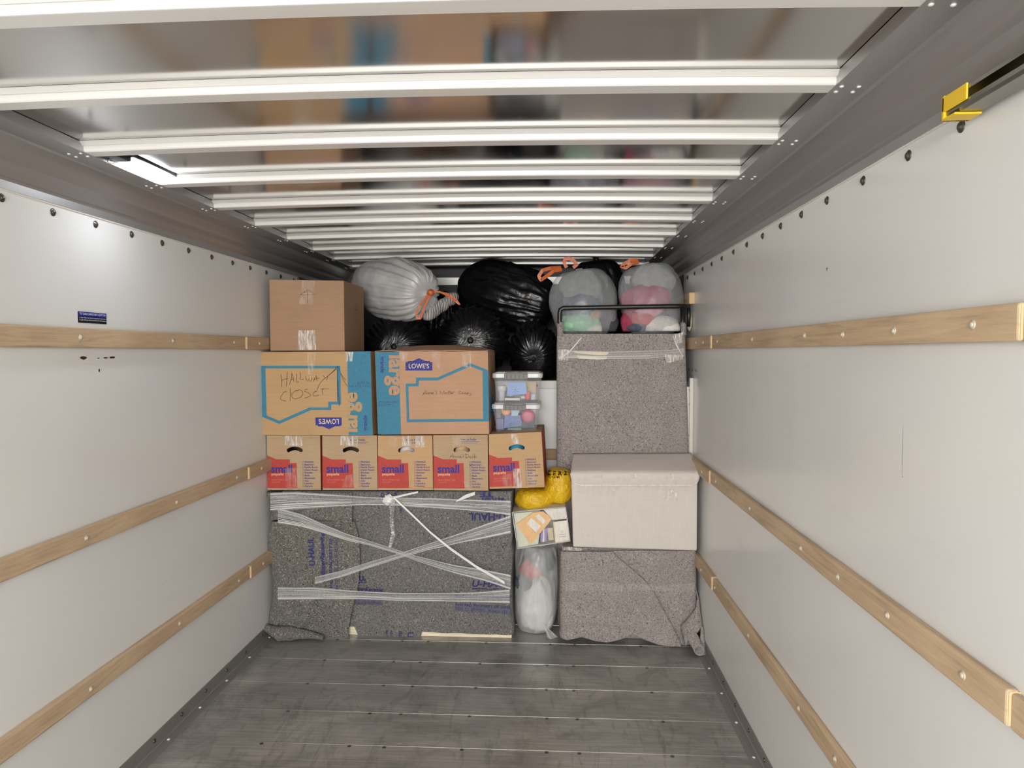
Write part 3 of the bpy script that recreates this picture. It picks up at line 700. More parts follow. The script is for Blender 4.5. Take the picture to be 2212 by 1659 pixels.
# ================================================================== wrapped furniture and blankets
def fold(x, z, s=0.0, amp=1.0):
    return amp*(.010*nz(x*5+s, z*4, s)+.005*nz(x*13, z*11, s+3)+.0022*nz(x*34, z*30, s+7))
def sheet(b, L, R, Yb, dfn, m=0, nu=40, nv=60, wrapL=0.0, wrapR=0.0, y0=None, y1=None):
    """blanket hanging in front of something: L, R = photo outlines [(y,x)..]; dfn(x,z) = how far it bulges forward"""
    y0 = y0 or max(L[0][0], R[0][0]); y1 = y1 or min(L[-1][0], R[-1][0])
    eL = 5 if wrapL else 0; eR = 5 if wrapR else 0; N = nu+eL+eR
    def fn(u, v):
        i = round(u*N)-eL; py = lerp(y0, y1, v)
        xl = interp(L, py)[0]; xr = interp(R, py)[0]
        k = min(1, max(0, i/nu)); px = lerp(xl, xr, k)
        p = at(px, py, Yb); e = min(1, min(k*nu/3 if wrapL else 9, (1-k)*nu/3 if wrapR else 9)); e = math.sin(e*math.pi/2)
        y = Yb-dfn(p.x, p.z)+(1-e)*.012
        if i < 0: y = Yb+.012+wrapL*((-i)/eL)
        if i > nu: y = Yb+.012+wrapR*((i-nu)/eR)
        return (p.x, y, p.z)
    b.grid(fn, N, nv, m); n0 = len(b.f)-N*nv
    for k in range(n0, len(b.f)): b.f[k] = b.f[k][::-1]; b.uv[k] = b.uv[k][::-1]
    return b
def band(o, pts, Yb, mat='wrap', nm='stretch_wrap', n=40, wob=.004, e=.03, cols=8):
    """strip of film: pts = (x, y_top, y_bottom) in the photo, at depth Yb"""
    b = MB(); T = [(i/(len(pts)-1),)+tuple(p) for i, p in enumerate(pts)]
    def fn(u, v):
        x, a, c = interp(T, u); q = at(x, lerp(a, c, v), Yb-e); q.y += wob*nz(q.x*9, q.z*60, Yb*7)+.4*wob*nz(q.x*30, q.z*140, 2); return q
    b.grid(fn, n, cols); b.f = [f_[::-1] for f_ in b.f]
    return b.build(nm, M[mat], o, smooth=True)

YD = 3.765
o = thing('wrapped_dresser', 'low furniture wrapped in dark grey moving blankets and clear stretch wrap', 'wrapped furniture', ((at(585, 1380, YD).x+at(1108, 1380, YD).x)/2, 3.97, 0))
zt = at(800, 1059, YD).z
xa, xb = at(596, 1200, YD).x, at(1106, 1200, YD).x
MB().box(xa+.03, xb-.004, YD+.012, YF-.025, .055, zt-.012).build('core', M['feltM'], o, bevel=.012)
b = MB(); b.box(xa+.05, xb-.002, YD-.004, YF-.04, .0, .057); b.build('base_board', M['pale'], o, bevel=.003)
# right blanket
def d2(x, z): return .012+fold(x, z, 2, 1.25)
L2 = [(1055, 590), (1385, 745)]; L2 = [(1055, 640), (1385, 745)]
R2 = [(1055, 1106), (1100, 1104), (1160, 1107), (1180, 1104), (1195, 1108), (1250, 1104), (1330, 1106), (1372, 1110), (1384, 1109)]
b = MB()
BOT = [(700, 1352), (775.5, 1352), (777, 1384), (905, 1384), (914, 1363), (1109, 1371)]
def right_blanket():
    nu, nv = 70, 70
    def fn(u, v):
        i = u*(nu+6); k = min(1, i/nu); 
        yb = interp(BOT, lerp(interp(L2, 1375)[0], 1109, k))[0]; py = lerp(1060, yb, v)
        px = lerp(interp(L2, py)[0], interp(R2, py)[0], k); p = at(px, py, YD)
        e = math.sin(min(1, (1-k)*nu/3)*math.pi/2); y = YD-d2(p.x, p.z)+(1-e)*.012
        # horizontal roll where the layer above overlaps
        if i > nu: y = YD+.012+.42*(i-nu)/6
        return (p.x, y, p.z)
    return fn
b.grid(right_blanket(), 76, 70); b.f = [q[::-1] for q in b.f]; b.uv = {k: v[::-1] for k, v in b.uv.items()}
# overlapping upper layer
def sheet2(b, top, bot, x0, x1, Yb, dfn, m=0, nu=50, nv=14):
    def fn(u, v):
        px = lerp(x0, x1, u); p = at(px, lerp(interp(top, px)[0], interp(bot, px)[0], v), Yb); return (p.x, Yb-dfn(p.x, p.z), p.z)
    n0 = len(b.f); b.grid(fn, nu, nv, m)
    for k in range(n0, len(b.f)): b.f[k] = b.f[k][::-1]; b.uv[k] = b.uv[k][::-1]
sheet2(b, [(640, 1061), (1108, 1061)], [(640, 1120), (790, 1120), (815, 1106), (860, 1104), (918, 1112), (925, 1108), (950, 1096), (1108, 1092)], 640, 1104, YD, lambda x, z: d2(x, z)+.016+.004*nz(x*8, z*8))
S2 = lambda e: (lambda p: V((p.x, YD-d2(p.x, p.z)-e, p.z)))
f = crop(820, 1040, 7.373)
def stamp(b, f, pts, Yb, surf, m=2):                 # printed ground tint and outline
    P = [at(*f(*p), Yb) for p in pts]; n = 14
    b.grid(lambda u, v: surf(P[0].lerp(P[1], u).lerp(P[3].lerp(P[2], u), v)), n, 4, m); 
    for k in range(len(b.f)-n*4, len(b.f)): b.f[k] = b.f[k][::-1]
up = S2(.0215)
ptext(b, f, YD, 'U-HAUL', 2010, 500, (1420, 490), 1, h=125, bold=.03, surf=S2(.003))
ptext(b, f, YD, 'TE', 1820, 130, (1600, 130), 1, h=100, bold=.03, surf=up)
ptext(b, f, YD, 'RETURN', 1985, 240, (1640, 240), 1, h=50, bold=.04, surf=up)
for tx, x, y, x2, y2, h in (('PR', 130, 150, 130, 235, 48), ('O', 45, 150, 45, 235, 44), ('duce', 265, 120, 265, 235, 60), ('e-Reuse', 345, 405, 345, 480, 40)):
    ptext(b, f, YD, tx, x, y, (x2, y2), 1, h=h, bold=.03, surf=up)
f = crop(820, 1230, 7.373); e3 = S2(.003); e2 = S2(.0022)
stamp(b, f, [(1208, 530), (2085, 560), (2085, 708), (1208, 640)], YD, e2)
ptext(b, f, YD, 'U-HAUL', 1480, 268, (2080, 268), 1, h=110, bold=.03, shear=.2, surf=e3)
ptext(b, f, YD, '~', 1470, 310, (1900, 310), 1, h=28, bold=.05, surf=e3)
ptext(b, f, YD, 'Reduce•Reuse•Recycle', 1190, 460, (2080, 470), 1, h=80, bold=.03, shear=.25, surf=e3)
ptext(b, f, YD, 'THIS PAD PROPERTY OF U-HA', 1208, 560, (2085, 612), 1, h=44, bold=.02, surf=e3)
ptext(b, f, YD, 'NOT TO BE SOLD.  PLEASE RETU', 1208, 612, (2085, 690), 1, h=42, bold=.0, surf=e3)
for tx, x, y, x2, y2, h in (('BE SO', 105, 955, 105, 1120, 34), ('AD PRO', 178, 955, 178, 1120, 44), ('duce', 312, 960, 312, 1125, 62), ('U-', 450, 985, 450, 1115, 100)):
    ptext(b, f, YD, tx, x, y, (x2, y2), 1, h=h, bold=.03, surf=e3)
f = crop(560, 1230, 7.373)
stamp(b, f, [(1550, 425), (1975, 425), (1975, 565), (1530, 545)], YD, e2)
ptext(b, f, YD, 'UL', 1610, 180, (1715, 180), 1, h=95, bold=.03, surf=e3); ptext(b, f, YD, '~', 1600, 210, (1720, 210), 1, h=26, bold=.05, surf=e3)
ptext(b, f, YD, 'se•Recycle', 1580, 350, (1980, 365), 1, h=85, bold=.03, shear=.25, surf=e3)
ptext(b, f, YD, 'Y OF U-HAUL', 1560, 470, (1970, 470), 1, h=44, bold=.02, surf=e3)
ptext(b, f, YD, 'PLEASE RETURN', 1535, 545, (1970, 550), 1, h=42, bold=.0, surf=e3)
b.build('moving_blanket', [M['feltM'], M['stamp'], M['stampbg']], o, smooth=True)['label'] = 'medium grey blanket with blue printing'
# left blanket, darker and bulgier, in front of the other
YL = YD-.028
def step_line(x, z, pa_, pb_, amp, wd, fall=.06):      # soft step along a crease drawn in the photo
    ax_, az_, bx_, bz_ = pa_.x, pa_.z, pb_.x, pb_.z; L_ = math.hypot(bx_-ax_, bz_-az_); tx, tz = (bx_-ax_)/L_, (bz_-az_)/L_
    t_ = (x-ax_)*tx+(z-az_)*tz; d_ = (x-ax_)*tz-(z-az_)*tx
    e_ = min(1, max(0, t_/.03+1), max(0, (L_-t_)/.03+1))
    return amp*e_*(1/(1+math.exp(max(-40, min(40, -d_/wd)))))*math.exp(-max(0, d_)/fall)
CR1 = [(at(*a, YD), at(*c_, YD), am, wd, fl_) for a, c_, am, wd, fl_ in (((684, 1292), (670, 1335), .022, .004, .05), ((670, 1335), (638, 1374), .022, .004, .05), ((644, 1285), (606, 1352), .016, .004, .035), ((622, 1285), (588, 1345), .012, .004, .03),
        ((640, 1133), (612, 1152), .012, .003, .04), ((700, 1290), (690, 1340), -.006, .006, .05), ((735, 1325), (700, 1372), .008, .006, .05), ((600, 1140), (586, 1200), .008, .006, .05), ((660, 1210), (625, 1280), .008, .008, .05))]
def d1(x, z):
    zz = (z)/.75
    return .012+fold(x, z, 9, 1.3)+.028*math.sin(math.pi*min(1, max(0, (x-xa)/(.48))))*(.6+.4*math.sin(zz*5))+.004*math.sin(x*46+z*20+3*nz(x*4, z*4))*max(0, 1-z/.4)+sum(step_line(x, z, *c_) for c_ in CR1)
LL = [(1056, 579), (1065, 577.6), (1084, 590.5), (1095, 592), (1120, 586.5), (1129, 588.5), (1158, 581.7), (1213, 579.7), (1247, 590), (1285, 593), (1303, 589), (1325, 583.7), (1345, 581), (1365, 583), (1386, 606)]
RL = [(1056, 700), (1100, 760), (1130, 767.5), (1165, 778), (1199, 779.6), (1253, 777), (1281, 771.6), (1318, 762), (1345, 756.7), (1386, 754)]
b = MB(); sheet(b, LL, RL, YL, d1, 0, 44, 80, wrapL=.40, y0=1125, y1=1385)
TB = [(577, 1124), (600, 1118), (641, 1108), (700, 1119), (763, 1130)]
def upl(u, v):
    py = lerp(1062, interp(TB, lerp(578, 764, u))[0], v); px = lerp(interp(LL, py)[0]-1, 764, u); p = at(px, py, YL)
    e_ = math.sin(min(1, u*40/3)*math.pi/2); return (p.x, YL-d1(p.x, p.z)*.85-.020+(1-e_)*.02, p.z)
n0 = len(b.f); b.grid(upl, 40, 22)
for k in range(n0, len(b.f)): b.f[k] = b.f[k][::-1]; b.uv[k] = b.uv[k][::-1]
# upper left corner wrapping back
b.grid(lambda u, v: (at(interp(LL, lerp(1062, 1125, v))[0], 1100, YL).x, YL-.002+u*.42, at(600, lerp(1062, 1125, v), YL).z), 6, 10)
s1 = lambda e: (lambda p: V((p.x, YL-d1(p.x, p.z)-e, p.z)))
f = crop(560, 1050, 7.373)
for tx, x, y, x2, y2, h, bo, sh in (('U-HAUL', 930, 1230, 890, 800, 95, .03, .1), ('Reduce•Reuse•Re', 1080, 1500, 1060, 740, 72, .03, .2), ('THIS PAD PROPERTY OF', 1205, 1600, 1180, 820, 46, .02, 0), ('NOT TO BE SOLD. PLEASE', 1285, 1610, 1270, 820, 44, .0, 0)):
    ptext(b, f, YL, tx, x, y, (x2, y2), 1, h=h, bold=bo, shear=sh, surf=s1(.004))
b.build('moving_blanket', [M['feltD'], M['stamp']], o, smooth=True)['label'] = 'dark grey blanket bunched at the floor'
# bunched hem at the left floor edge
b = MB()
T1 = [(0, 568, 1341, .05), (.18, 574, 1349, .02), (.4, 596, 1355, .0), (.62, 624, 1354, 0), (.8, 655, 1360, .0), (1, 700, 1374, .0)]
T2 = [(0, 566, 1347, .05), (.18, 575, 1362, .0), (.4, 606, 1389, -.03), (.62, 642, 1380, -.02), (.8, 668, 1379, -.01), (1, 702, 1379, .0)]
def hem(u, v):
    a = interp(T1, u); c_ = interp(T2, u); p = at(lerp(a[0], c_[0], v), lerp(a[1], c_[1], v), YL-.055+lerp(a[2], c_[2], v))
    return (max(p.x, XL+.006), p.y-.022*math.sin(math.pi*min(1, v*1.1))-.006*nz(p.x*18, p.z*18), max(.003, p.z))
b.grid(hem, 40, 10); b.uv = {}; b.f = [q[::-1] for q in b.f]
b.build('blanket_hem', M['feltD'], o, smooth=True, solid=.006)
# stretch wrap
YWp = YL-.03
band(o, [(584, 1064, 1104), (640, 1062, 1100), (720, 1068, 1095), (790, 1073, 1091), (840, 1075, 1092)], YWp, e=.02)
band(o, [(838, 1074, 1092), (880, 1075, 1094), (940, 1076, 1098), (1010, 1079, 1103), (1060, 1080, 1108), (1103, 1081, 1114)], YWp, e=.02)
band(o, [(600, 1096, 1130), (650, 1110, 1138), (700, 1133, 1152), (750, 1153, 1168), (800, 1169, 1179), (860, 1188, 1197), (900, 1201, 1212), (980, 1220, 1238), (1050, 1231, 1256), (1103, 1241, 1274)], YWp, e=.03)
band(o, [(680, 1246, 1262), (740, 1232, 1246), (800, 1213, 1226), (860, 1196, 1207), (920, 1176, 1190), (1000, 1149, 1172), (1050, 1131, 1163), (1103, 1112, 1152)], YWp, e=.024)
band(o, [(600, 1268, 1296), (680, 1269, 1295), (770, 1276, 1294), (860, 1281, 1298), (950, 1281, 1299), (1030, 1279, 1301), (1101, 1273, 1303)], YWp, e=.02)
band(o, [(850, 1072, 1077), (880, 1100, 1105), (930, 1148, 1153), (975, 1184, 1190), (1030, 1222, 1228), (1090, 1256, 1262)], YWp, 'strap', e=.04, wob=.001, cols=2)
band(o, [(848, 1073, 1078), (880, 1066, 1070), (903, 1061, 1065)], YWp, 'strap', e=.035, wob=.001, cols=2)
band(o, [(985, 1082, 1084), (1005, 1069, 1077), (1026, 1062, 1069)], YWp, 'strap', e=.03, wob=.001, cols=2)
b = MB()
def vert(u, v):
    x = interp([(0, 847), (.5, 846), (.72, 850), (1, 842)], v)[0]; w_ = interp([(0, 6), (.4, 3.5), (.75, 5), (1, 3)], v)[0]
    p = at(x+(u-.5)*2*w_, lerp(1080, 1182, v), YWp-.03); p.y += .004*math.cos(u*9+v*20); return p
b.grid(vert, 6, 24); b.f = [q[::-1] for q in b.f]; b.build('stretch_wrap', M['wrap'], o, smooth=True)
b = MB(); c = at(839, 1080, YWp-.035)
b.grid(lambda u, v: c+V((.032*math.cos(2*math.pi*u)*math.sin(math.pi*v), .016*math.sin(2*math.pi*u)*math.sin(math.pi*v), .026*math.cos(math.pi*v)))*(1+.5*nz(u*7, v*6, 3)), 24, 16, closed_u=True)
b.build('wrap_knot', M['strap'], o, smooth=True)

# lower right wrapped item
YR = 3.77
o = thing('wrapped_crate', 'low square item wrapped in light grey blanket under the linen box', 'wrapped furniture', (at(1357, 1380, YR).x, 3.87, 0))
x0, x1 = at(1213, 1300, YR).x, at(1502, 1300, YR).x; zt = at(1350, 1184, YR).z
MB().box(x0+.012, x1-.012, YR+.01, 3.965, .0, zt).build('core', M['feltL'], o, bevel=.015)
def d3(x, z):
    k = max(0, 1-z/.16); wv = .5+.5*math.sin((x-x0)*21+1.2)
    return .008+fold(x, z, 21, .5)+.055*k*k*(.55+.45*wv)+.018*math.exp(-((z-.11-.02*math.sin((x-x0)*9))/.03)**2)
LR = [(1188, 1211), (1300, 1209), (1360, 1210), (1372, 1206), (1386, 1210)]; RR = [(1183, 1505), (1280, 1506), (1310, 1508), (1350, 1506), (1386, 1500)]
BOTR = [(1206, 1371), (1225, 1375), (1255, 1371), (1285, 1380), (1310, 1381), (1340, 1374), (1366, 1366), (1390, 1378), (1425, 1388), (1460, 1391), (1483, 1393), (1505, 1370)]
b = MB()
def lowsheet(x0p, x1fn, dfn, Yb, nu=70, nv=60, top=1188, wl=0.0, wr=0.0, botk=1.0):
    def fn(u, v):
        k = u; pt = lerp(1206, 1505, k)
        py = lerp(top, 1368, v); 
        a = interp(LR, py)[0]; c = x1fn(py)
        px = lerp(a, c, k); ybm = interp(BOTR, px)[0]; py = lerp(top, ybm-4, v)
        p = at(px, py, Yb); z = max(.004, p.z)
        e = 1.0
        if wl: e = min(e, math.sin(min(1, k*nu/3)*math.pi/2))
        if wr: e = min(e, math.sin(min(1, (1-k)*nu/3)*math.pi/2))
        y = Yb-dfn(p.x, z)+(1-e)*.02
        if (wl and k < 1e-6) or (wr and k > 1-1e-6): y = Yb+.03
        return (p.x, y, z)
    return fn
b.grid(lowsheet(0, lambda py: interp(RR, py)[0], d3, YR, wl=1, wr=1), 70, 60); b.f = [q[::-1] for q in b.f]
diag = [(1183, 1318), (1195, 1328), (1225, 1362), (1250, 1393), (1272, 1412), (1300, 1430), (1340, 1455), (1393, 1482)]
n0 = len(b.f); b.grid(lowsheet(0, lambda py: interp(diag, py)[0], lambda x, z: d3(x, z)+.022, YR, nu=60, wl=1), 60, 60)
for k in range(n0, len(b.f)): b.f[k] = b.f[k][::-1]
b.uv = {}
b.build('moving_blanket', M['feltL'], o, smooth=True, solid=.004)
# gathered corner falling to the floor beside the wall
b = MB()
A = [at(1500, 1262, 3.80), at(1506, 1290, 3.76), at(1503, 1315, 3.72), at(1482, 1340, 3.70), at(1470, 1352, 3.70), at(1478, 1391, 3.675)]
B = [at(1506, 1275, 3.84), at(1519, 1310, 3.80), at(1527, 1345, 3.74), at(1520, 1350, 3.68), at(1500, 1375, 3.66), at(1482, 1394, 3.66)]
b.grid(lambda u, v: V(interp([(i/5,)+tuple(p) for i, p in enumerate(A)], v)).lerp(V(interp([(i/5,)+tuple(p) for i, p in enumerate(B)], v)), u)+V((0, -.02*math.sin(math.pi*u)-.008*nz(u*3, v*5), 0)), 10, 24)
C1 = [at(1508, 1300, 3.80), at(1518, 1320, 3.77), at(1527, 1345, 3.72), at(1531, 1380, 3.68), at(1532, 1418, 3.62)]
D1 = [at(1502, 1320, 3.76), at(1514, 1340, 3.72), at(1515, 1352, 3.68), at(1512, 1385, 3.64), at(1508, 1412, 3.60)]
b.grid(lambda u, v: V(interp([(i/4,)+tuple(p) for i, p in enumerate(C1)], v)).lerp(V(interp([(i/4,)+tuple(p) for i, p in enumerate(D1)], v)), u)+V((0, -.022*math.sin(math.pi*u), 0)), 8, 20)
b.v = [V((min(p.x, XR-.006), p.y, max(p.z, .004))) for p in b.v]; b.uv = {}
b.build('blanket_corner', M['feltL'], o, smooth=True, solid=.004)
b = MB()                                            # rolled hem end
def roll(u, v):
    a = 2*math.pi*1.25*u+.6; r = .027*(1-.25*u)+.004*nz(u*5, v*5)
    c = at(1494, 1372, 3.66).lerp(at(1512, 1407, 3.585), v); return V((min(c.x+r*math.cos(a), XR-.01), c.y+.012*math.sin(a), max(.003, c.z+r*.75*math.sin(a))))
b.grid(roll, 30, 8); b.uv = {}; b.build('rolled_hem', M['feltL'], o, smooth=True, solid=.005)
tape(o, [(1222, 1256), (1415, 1262), (1412, 1275), (1222, 1275)], YR-.05, 'tapef', .003, n=(30, 6))
tape(o, [(1415, 1266), (1500, 1258), (1500, 1278), (1415, 1276)], YR-.03, 'tapef', .003, n=(20, 6))
tape(o, [(1214, 1180), (1262, 1184), (1255, 1190), (1216, 1188)], YR-.03, 'tape', .002, n=(12, 4))

# tall blanket-wrapped piece with a black tubular handle
YT = 3.985
o = thing('wrapped_headboard', 'tall upright piece wrapped in light grey blanket, two clear bags resting on top', 'wrapped furniture', (at(1345, 1000, YT).x, 4.09, 0))
x0, x1 = at(1206, 850, YT).x, at(1478, 850, YT).x; zt = at(1345, 721, YT).z
MB().box(x0+.01, x1-.008, YT+.008, 4.19, 0, zt-.004).build('core', M['feltL'], o, bevel=.01)
def d4(x, z): return .010+fold(x, z, 33, .35)
b = MB(); sheet(b, [(703, 1205), (740, 1203), (850, 1203), (1000, 1203), (1380, 1205)], [(703, 1480), (760, 1481), (840, 1484), (900, 1486), (985, 1488), (1190, 1490), (1380, 1490)], YT, d4, 0, 60, 90, wrapL=.18, wrapR=.18, y0=721, y1=1380)
for (xa_, xb_) in ((1203.5, 1217), (1470, 1481.5)):                    # blanket sleeves climbing the legs
    b.grid(lambda u, v: (lambda p: (p.x, YT-.012-.016*math.sin(math.pi*u), p.z))(at(lerp(xa_, xb_, u)+2*math.sin(math.pi*u)*0, lerp(698+6*nz(u*3, xa_), 724, v), YT)), 8, 6)
    for k in range(len(b.f)-48, len(b.f)): b.f[k] = b.f[k][::-1]
b.grid(lambda u, v: (lerp(x0+.005, x1, u), lerp(YT-.008, 4.19, v), zt+.004*nz(u*6, v*4)), 20, 6)
b.uv = {}; b.build('moving_blanket', M['feltL'], o, smooth=True)
b = MB(); r = .0132
hp = [(1209, 716), (1209, 700), (1209, 676), (1210.5, 669), (1217, 665.5), (1240, 665), (1345, 663.2), (1460, 661.5), (1480, 661.5)]
pts = [at(x, y, YT-.004) for x, y in hp]
b.tube(pts+[at(1487, 662, YT+.05)], r, 12); b.tube([at(1474.5, 663, YT-.004), at(1474.5, 700, YT-.004), at(1474.5, 716, YT-.004)], r, 12)
b.tube([at(1487, 663, YT+.05), at(1488, 684, YT+.06), at(1487, 706, YT+.06)], r*.9, 10)
b.build('handle_bar', M['tube'], o, smooth=True)['label'] = 'black tubular metal bar'
band(o, [(1205, 757, 775), (1240, 757, 774), (1320, 759, 776), (1400, 757, 775), (1440, 756, 771), (1478, 752, 770)], YT, 'wrap', 'tape_strip', e=.022, wob=.002)
b = MB()                                            # pale strips of board beneath the tape
for pts in ([(1236, 758), (1310, 760.5), (1316, 763), (1310, 767), (1290, 767), (1245, 763)], [(1245, 767.5), (1312, 770), (1310, 776), (1290, 776.5), (1250, 775)]):
    b.prism([at(x, y, YT-.018) for x, y in pts][::-1], (0, .004, 0))
b.build('pale_strip', M['pale'], o)
band(o, [(1208, 772, 777), (1230, 758, 762), (1256, 728, 731)], YT, 'strap', 'twisted_wrap', e=.02, wob=.001, cols=2)
band(o, [(1454, 724, 728), (1461, 742, 748), (1474, 766, 768)], YT, 'strap', 'twisted_wrap', e=.02, wob=.001, cols=2)
tape(o, [(1205, 755), (1228, 755), (1226, 778), (1207, 778)], YT-.02, 'tape', .003)
tape(o, [(1436, 766), (1476, 768), (1474, 776), (1440, 785)], YT-.02, 'tape', .004)
tape(o, [(1456, 722), (1475, 718), (1473, 740), (1460, 742)], YT-.02, 'tape', .004)

# linen storage box
YS = 3.73
o = thing('storage_box', 'pale linen fabric storage box with flap lid in front of the tall grey blanket', 'storage box', (at(1370, 1185, YS).x, 3.85, at(1370, 1186, YS).z))
BL, BR = at(1238, 1182, YS), at(1506, 1190, YS); TL, TR = at(1234, 1025, YS), at(1507, 1029, YS)
zb = zt = None
dp = .215
b = MB(); b.prism([BL, BR, TR, TL], (0, dp, 0)); b.build('body', M['linen'], o, bevel=.008)
bl, br = at(1237, 981, YS+.235), at(1493, 980, YS+.235); fl, fr_ = at(1233, 1022, YS-.008), at(1511, 1022, YS-.008)
b = MB()
def lidfn(u, v):
    # v 0..0.5 top surface back->front, .5..1 flap down
    if v <= .5:
        p = bl.lerp(br, u).lerp(fl.lerp(fr_, u), v*2); p.z += .006*math.sin(math.pi*u)*math.sin(math.pi*v*2); return p
    t_ = (v-.5)*2; p = fl.lerp(fr_, u); k = 1-max(0, 1-min(u, 1-u)/.085)**2
    return V((p.x-(p.x-(fl.x+fr_.x)/2)*.012*t_, p.y-.006*math.sin(math.pi*t_)-.003*nz(u*8, t_*2), p.z-.066*t_*(.42+.58*math.sqrt(max(0, k)))))
b.grid(lidfn, 60, 20); b.f = [q[::-1] for q in b.f]; b.uv = {}
lid = b.build('lid_flap', M['linen'], o, smooth=True, solid=.006)
edge = [lidfn(i/60, 1)-V((0, .005, 0)) for i in range(61)]
b = MB(); b.tube([lidfn(0, .52)]+edge+[lidfn(1, .52)], .0042, 8); b.build('piping', M['piping'], lid, smooth=True)
tape(o, [(1240, 1030), (1500, 1030), (1500, 1062), (1250, 1058)], YS-.017, 'tapef', .006, n=(50, 10))
tape(o, [(1245, 1060), (1335, 1052), (1330, 1072), (1270, 1072)], YS-.004, 'tapef', .006, n=(24, 8)); tape(o, [(1428, 1056), (1462, 1056), (1464, 1082), (1430, 1078)], YS-.004, 'tape', .006)
for x in (1280, 1357, 1438): tape(o, [(x+2, 1024), (x+22, 1024), (x+22, 1034), (x+4, 1032)], YS-.017, 'tape', .002, n=(6, 5))
b = MB()
for xx, y in ((1280, .0), (1356, 0), (1437, 0)):
    P = [at(xx, 1013, YS+.045), at(xx+18, 1012, YS+.045), at(xx+22, 1021, YS+.0), at(xx+2, 1021, YS+.0)]
    for p in P: p.z += .0065
    b = MB(); b.poly(P); b.build('tape_patch', M['tapef'], o)

# ================================================================== clear bins and what they hold
def rrect(cx, cy, hx, hy, r, z, n=5):
    P = []
    for q, (sx, sy) in enumerate(((1, 1), (-1, 1), (-1, -1), (1, -1))):
        for k in range(n): a = math.pi/2*(q+k/(n-1)); P.append((cx+sx*(hx-r)+r*math.cos(a), cy+sy*(hy-r)+r*math.sin(a), z))
    return P
def loft(b, rings, m=0, capb=True, capt=True):
    base = len(b.v); n = len(rings[0])
    for R_ in rings: b.v += [V(p) for p in R_]
    for k in range(len(rings)-1):
        for i in range(n):
            j = (i+1) % n; b.f.append([base+k*n+i, base+k*n+j, base+(k+1)*n+j, base+(k+1)*n+i]); b.m.append(m)
    if capb: b.f.append([base+i for i in range(n)][::-1]); b.m.append(m)
    if capt: b.f.append([base+(len(rings)-1)*n+i for i in range(n)]); b.m.append(m)
def clear_bin(label, pxl, pxr, pt, pb, Y):
    xl, xr = at(pxl, pt, Y).x, at(pxr, pt, Y).x; zt, zb = at(pxl, pt, Y).z, at(pxl, pb, Y).z
    cx = (xl+xr)/2; hx = (xr-xl)/2; hy = .155; cy = Y+hy; h = zt-zb
    o = thing('storage_bin', label, 'storage bin', (cx, cy, zb), 'clear storage bins')
    b = MB(); zl = zt-.030
    loft(b, [rrect(cx, cy, hx*.80, hy*.86, .02, zb), rrect(cx, cy, hx*.83, hy*.88, .022, zb+.008), rrect(cx, cy, hx*.925, hy*.945, .022, zl-.018), rrect(cx, cy, hx*.96, hy*.97, .022, zl-.016), rrect(cx, cy, hx*.96, hy*.97, .022, zl)], capt=False)
    b.build('body', M['clear'], o, smooth=False)
    b = MB(); loft(b, [rrect(cx, cy, hx, hy, .025, zl-.004), rrect(cx, cy, hx, hy, .025, zt-.013), rrect(cx, cy, hx*.97, hy*.975, .022, zt-.008), rrect(cx, cy, hx*.90, hy*.92, .02, zt-.008), rrect(cx, cy, hx*.88, hy*.9, .02, zt-.002)])
    b.build('lid', M['lid'], o, bevel=.002)
    b = MB(); w_ = hx*.46; x_ = cx-hx*.05
    b.box(x_-w_, x_+w_, Y-.010, Y+.003, zl-.010, zt-.012); b.box(x_-w_*.95, x_+w_*.95, Y-.006, Y+.05, zt-.012, zt-.004)
    for k in range(5): b.box(x_-w_*.8+k*w_*.36, x_-w_*.8+k*w_*.36+w_*.05, Y-.0125, Y-.009, zl-.004, zt-.018)
    b.build('latch', M['grey'], o, bevel=.0025)
    return o, cx, cy, hx, hy, zb, zl
def prop(b, name, mat, label, cat, loc, smooth=False, bevel=0, group=None):
    o = b.build(name, mat, smooth=smooth, origin=loc, bevel=bevel); return tag(o, label, cat, group)
YBN = 3.79
o, cx, cy, hx, hy, zb, zl = clear_bin('upper clear storage bin with grey latch, stacked on the other bin', 1062.5, 1172, 803, 871, YBN)
f = crop(1040, 790, 11.06)
def P_(cx_, cy_, Y): return at(*f(cx_, cy_), Y)
c = P_(485, 560, YBN+.06); b = MB(); b.lathe((c.x, c.y, zb+.012), [(.019, 0), (.02, .05), (.021, .052), (.026, .055), (.026, .078), (.024, .082)], n=20)
prop(b, 'plastic_jar', simple('jar_white', 'd8d0d4', .3), 'small white lidded jar at the left of the upper clear bin', 'jar', (c.x, c.y, zb+.012), True)
bk = simple('swirl_ground', '7fa0d8', .5); bl_ = simple('swirl_light', 'c2dcf2', .5); bd = simple('swirl_dark', '3f6fb6', .5)
b = MB(); q = [P_(600, 720, YBN+.045), P_(1085, 670, YBN+.045), P_(1060, 400, YBN+.045), P_(640, 395, YBN+.045)]; b.prism(q, (0, .02, 0), 0)
cc = P_(810, 575, YBN+.043)
for k in range(14):
    a = 2*math.pi*k/14; pts = [cc+V((r*math.cos(a+r*40), 0, r*math.sin(a+r*40)))*.82 for r in (.002, .007, .012, .017, .0225)]; b.ribbon(pts, .0026, 1+k % 2)
prop(b, 'craft_pad', [bk, bl_, bd], 'light blue pad with a swirl pattern inside the upper clear bin', 'pad', (cc.x, YBN+.06, zb+.03))
def blob(c, rx, ry, rz, s=0, n=(20, 12), k=.12):
    b = MB(); b.grid(lambda u, v: V(c)+V((rx*math.cos(2*math.pi*u)*math.sin(math.pi*v), ry*math.sin(2*math.pi*u)*math.sin(math.pi*v), -rz*math.cos(math.pi*v)))*(1+k*nz(math.cos(2*math.pi*u)*1.6+s, math.sin(2*math.pi*u)*1.6, v*4+s)), n[0], n[1], closed_u=True); return b
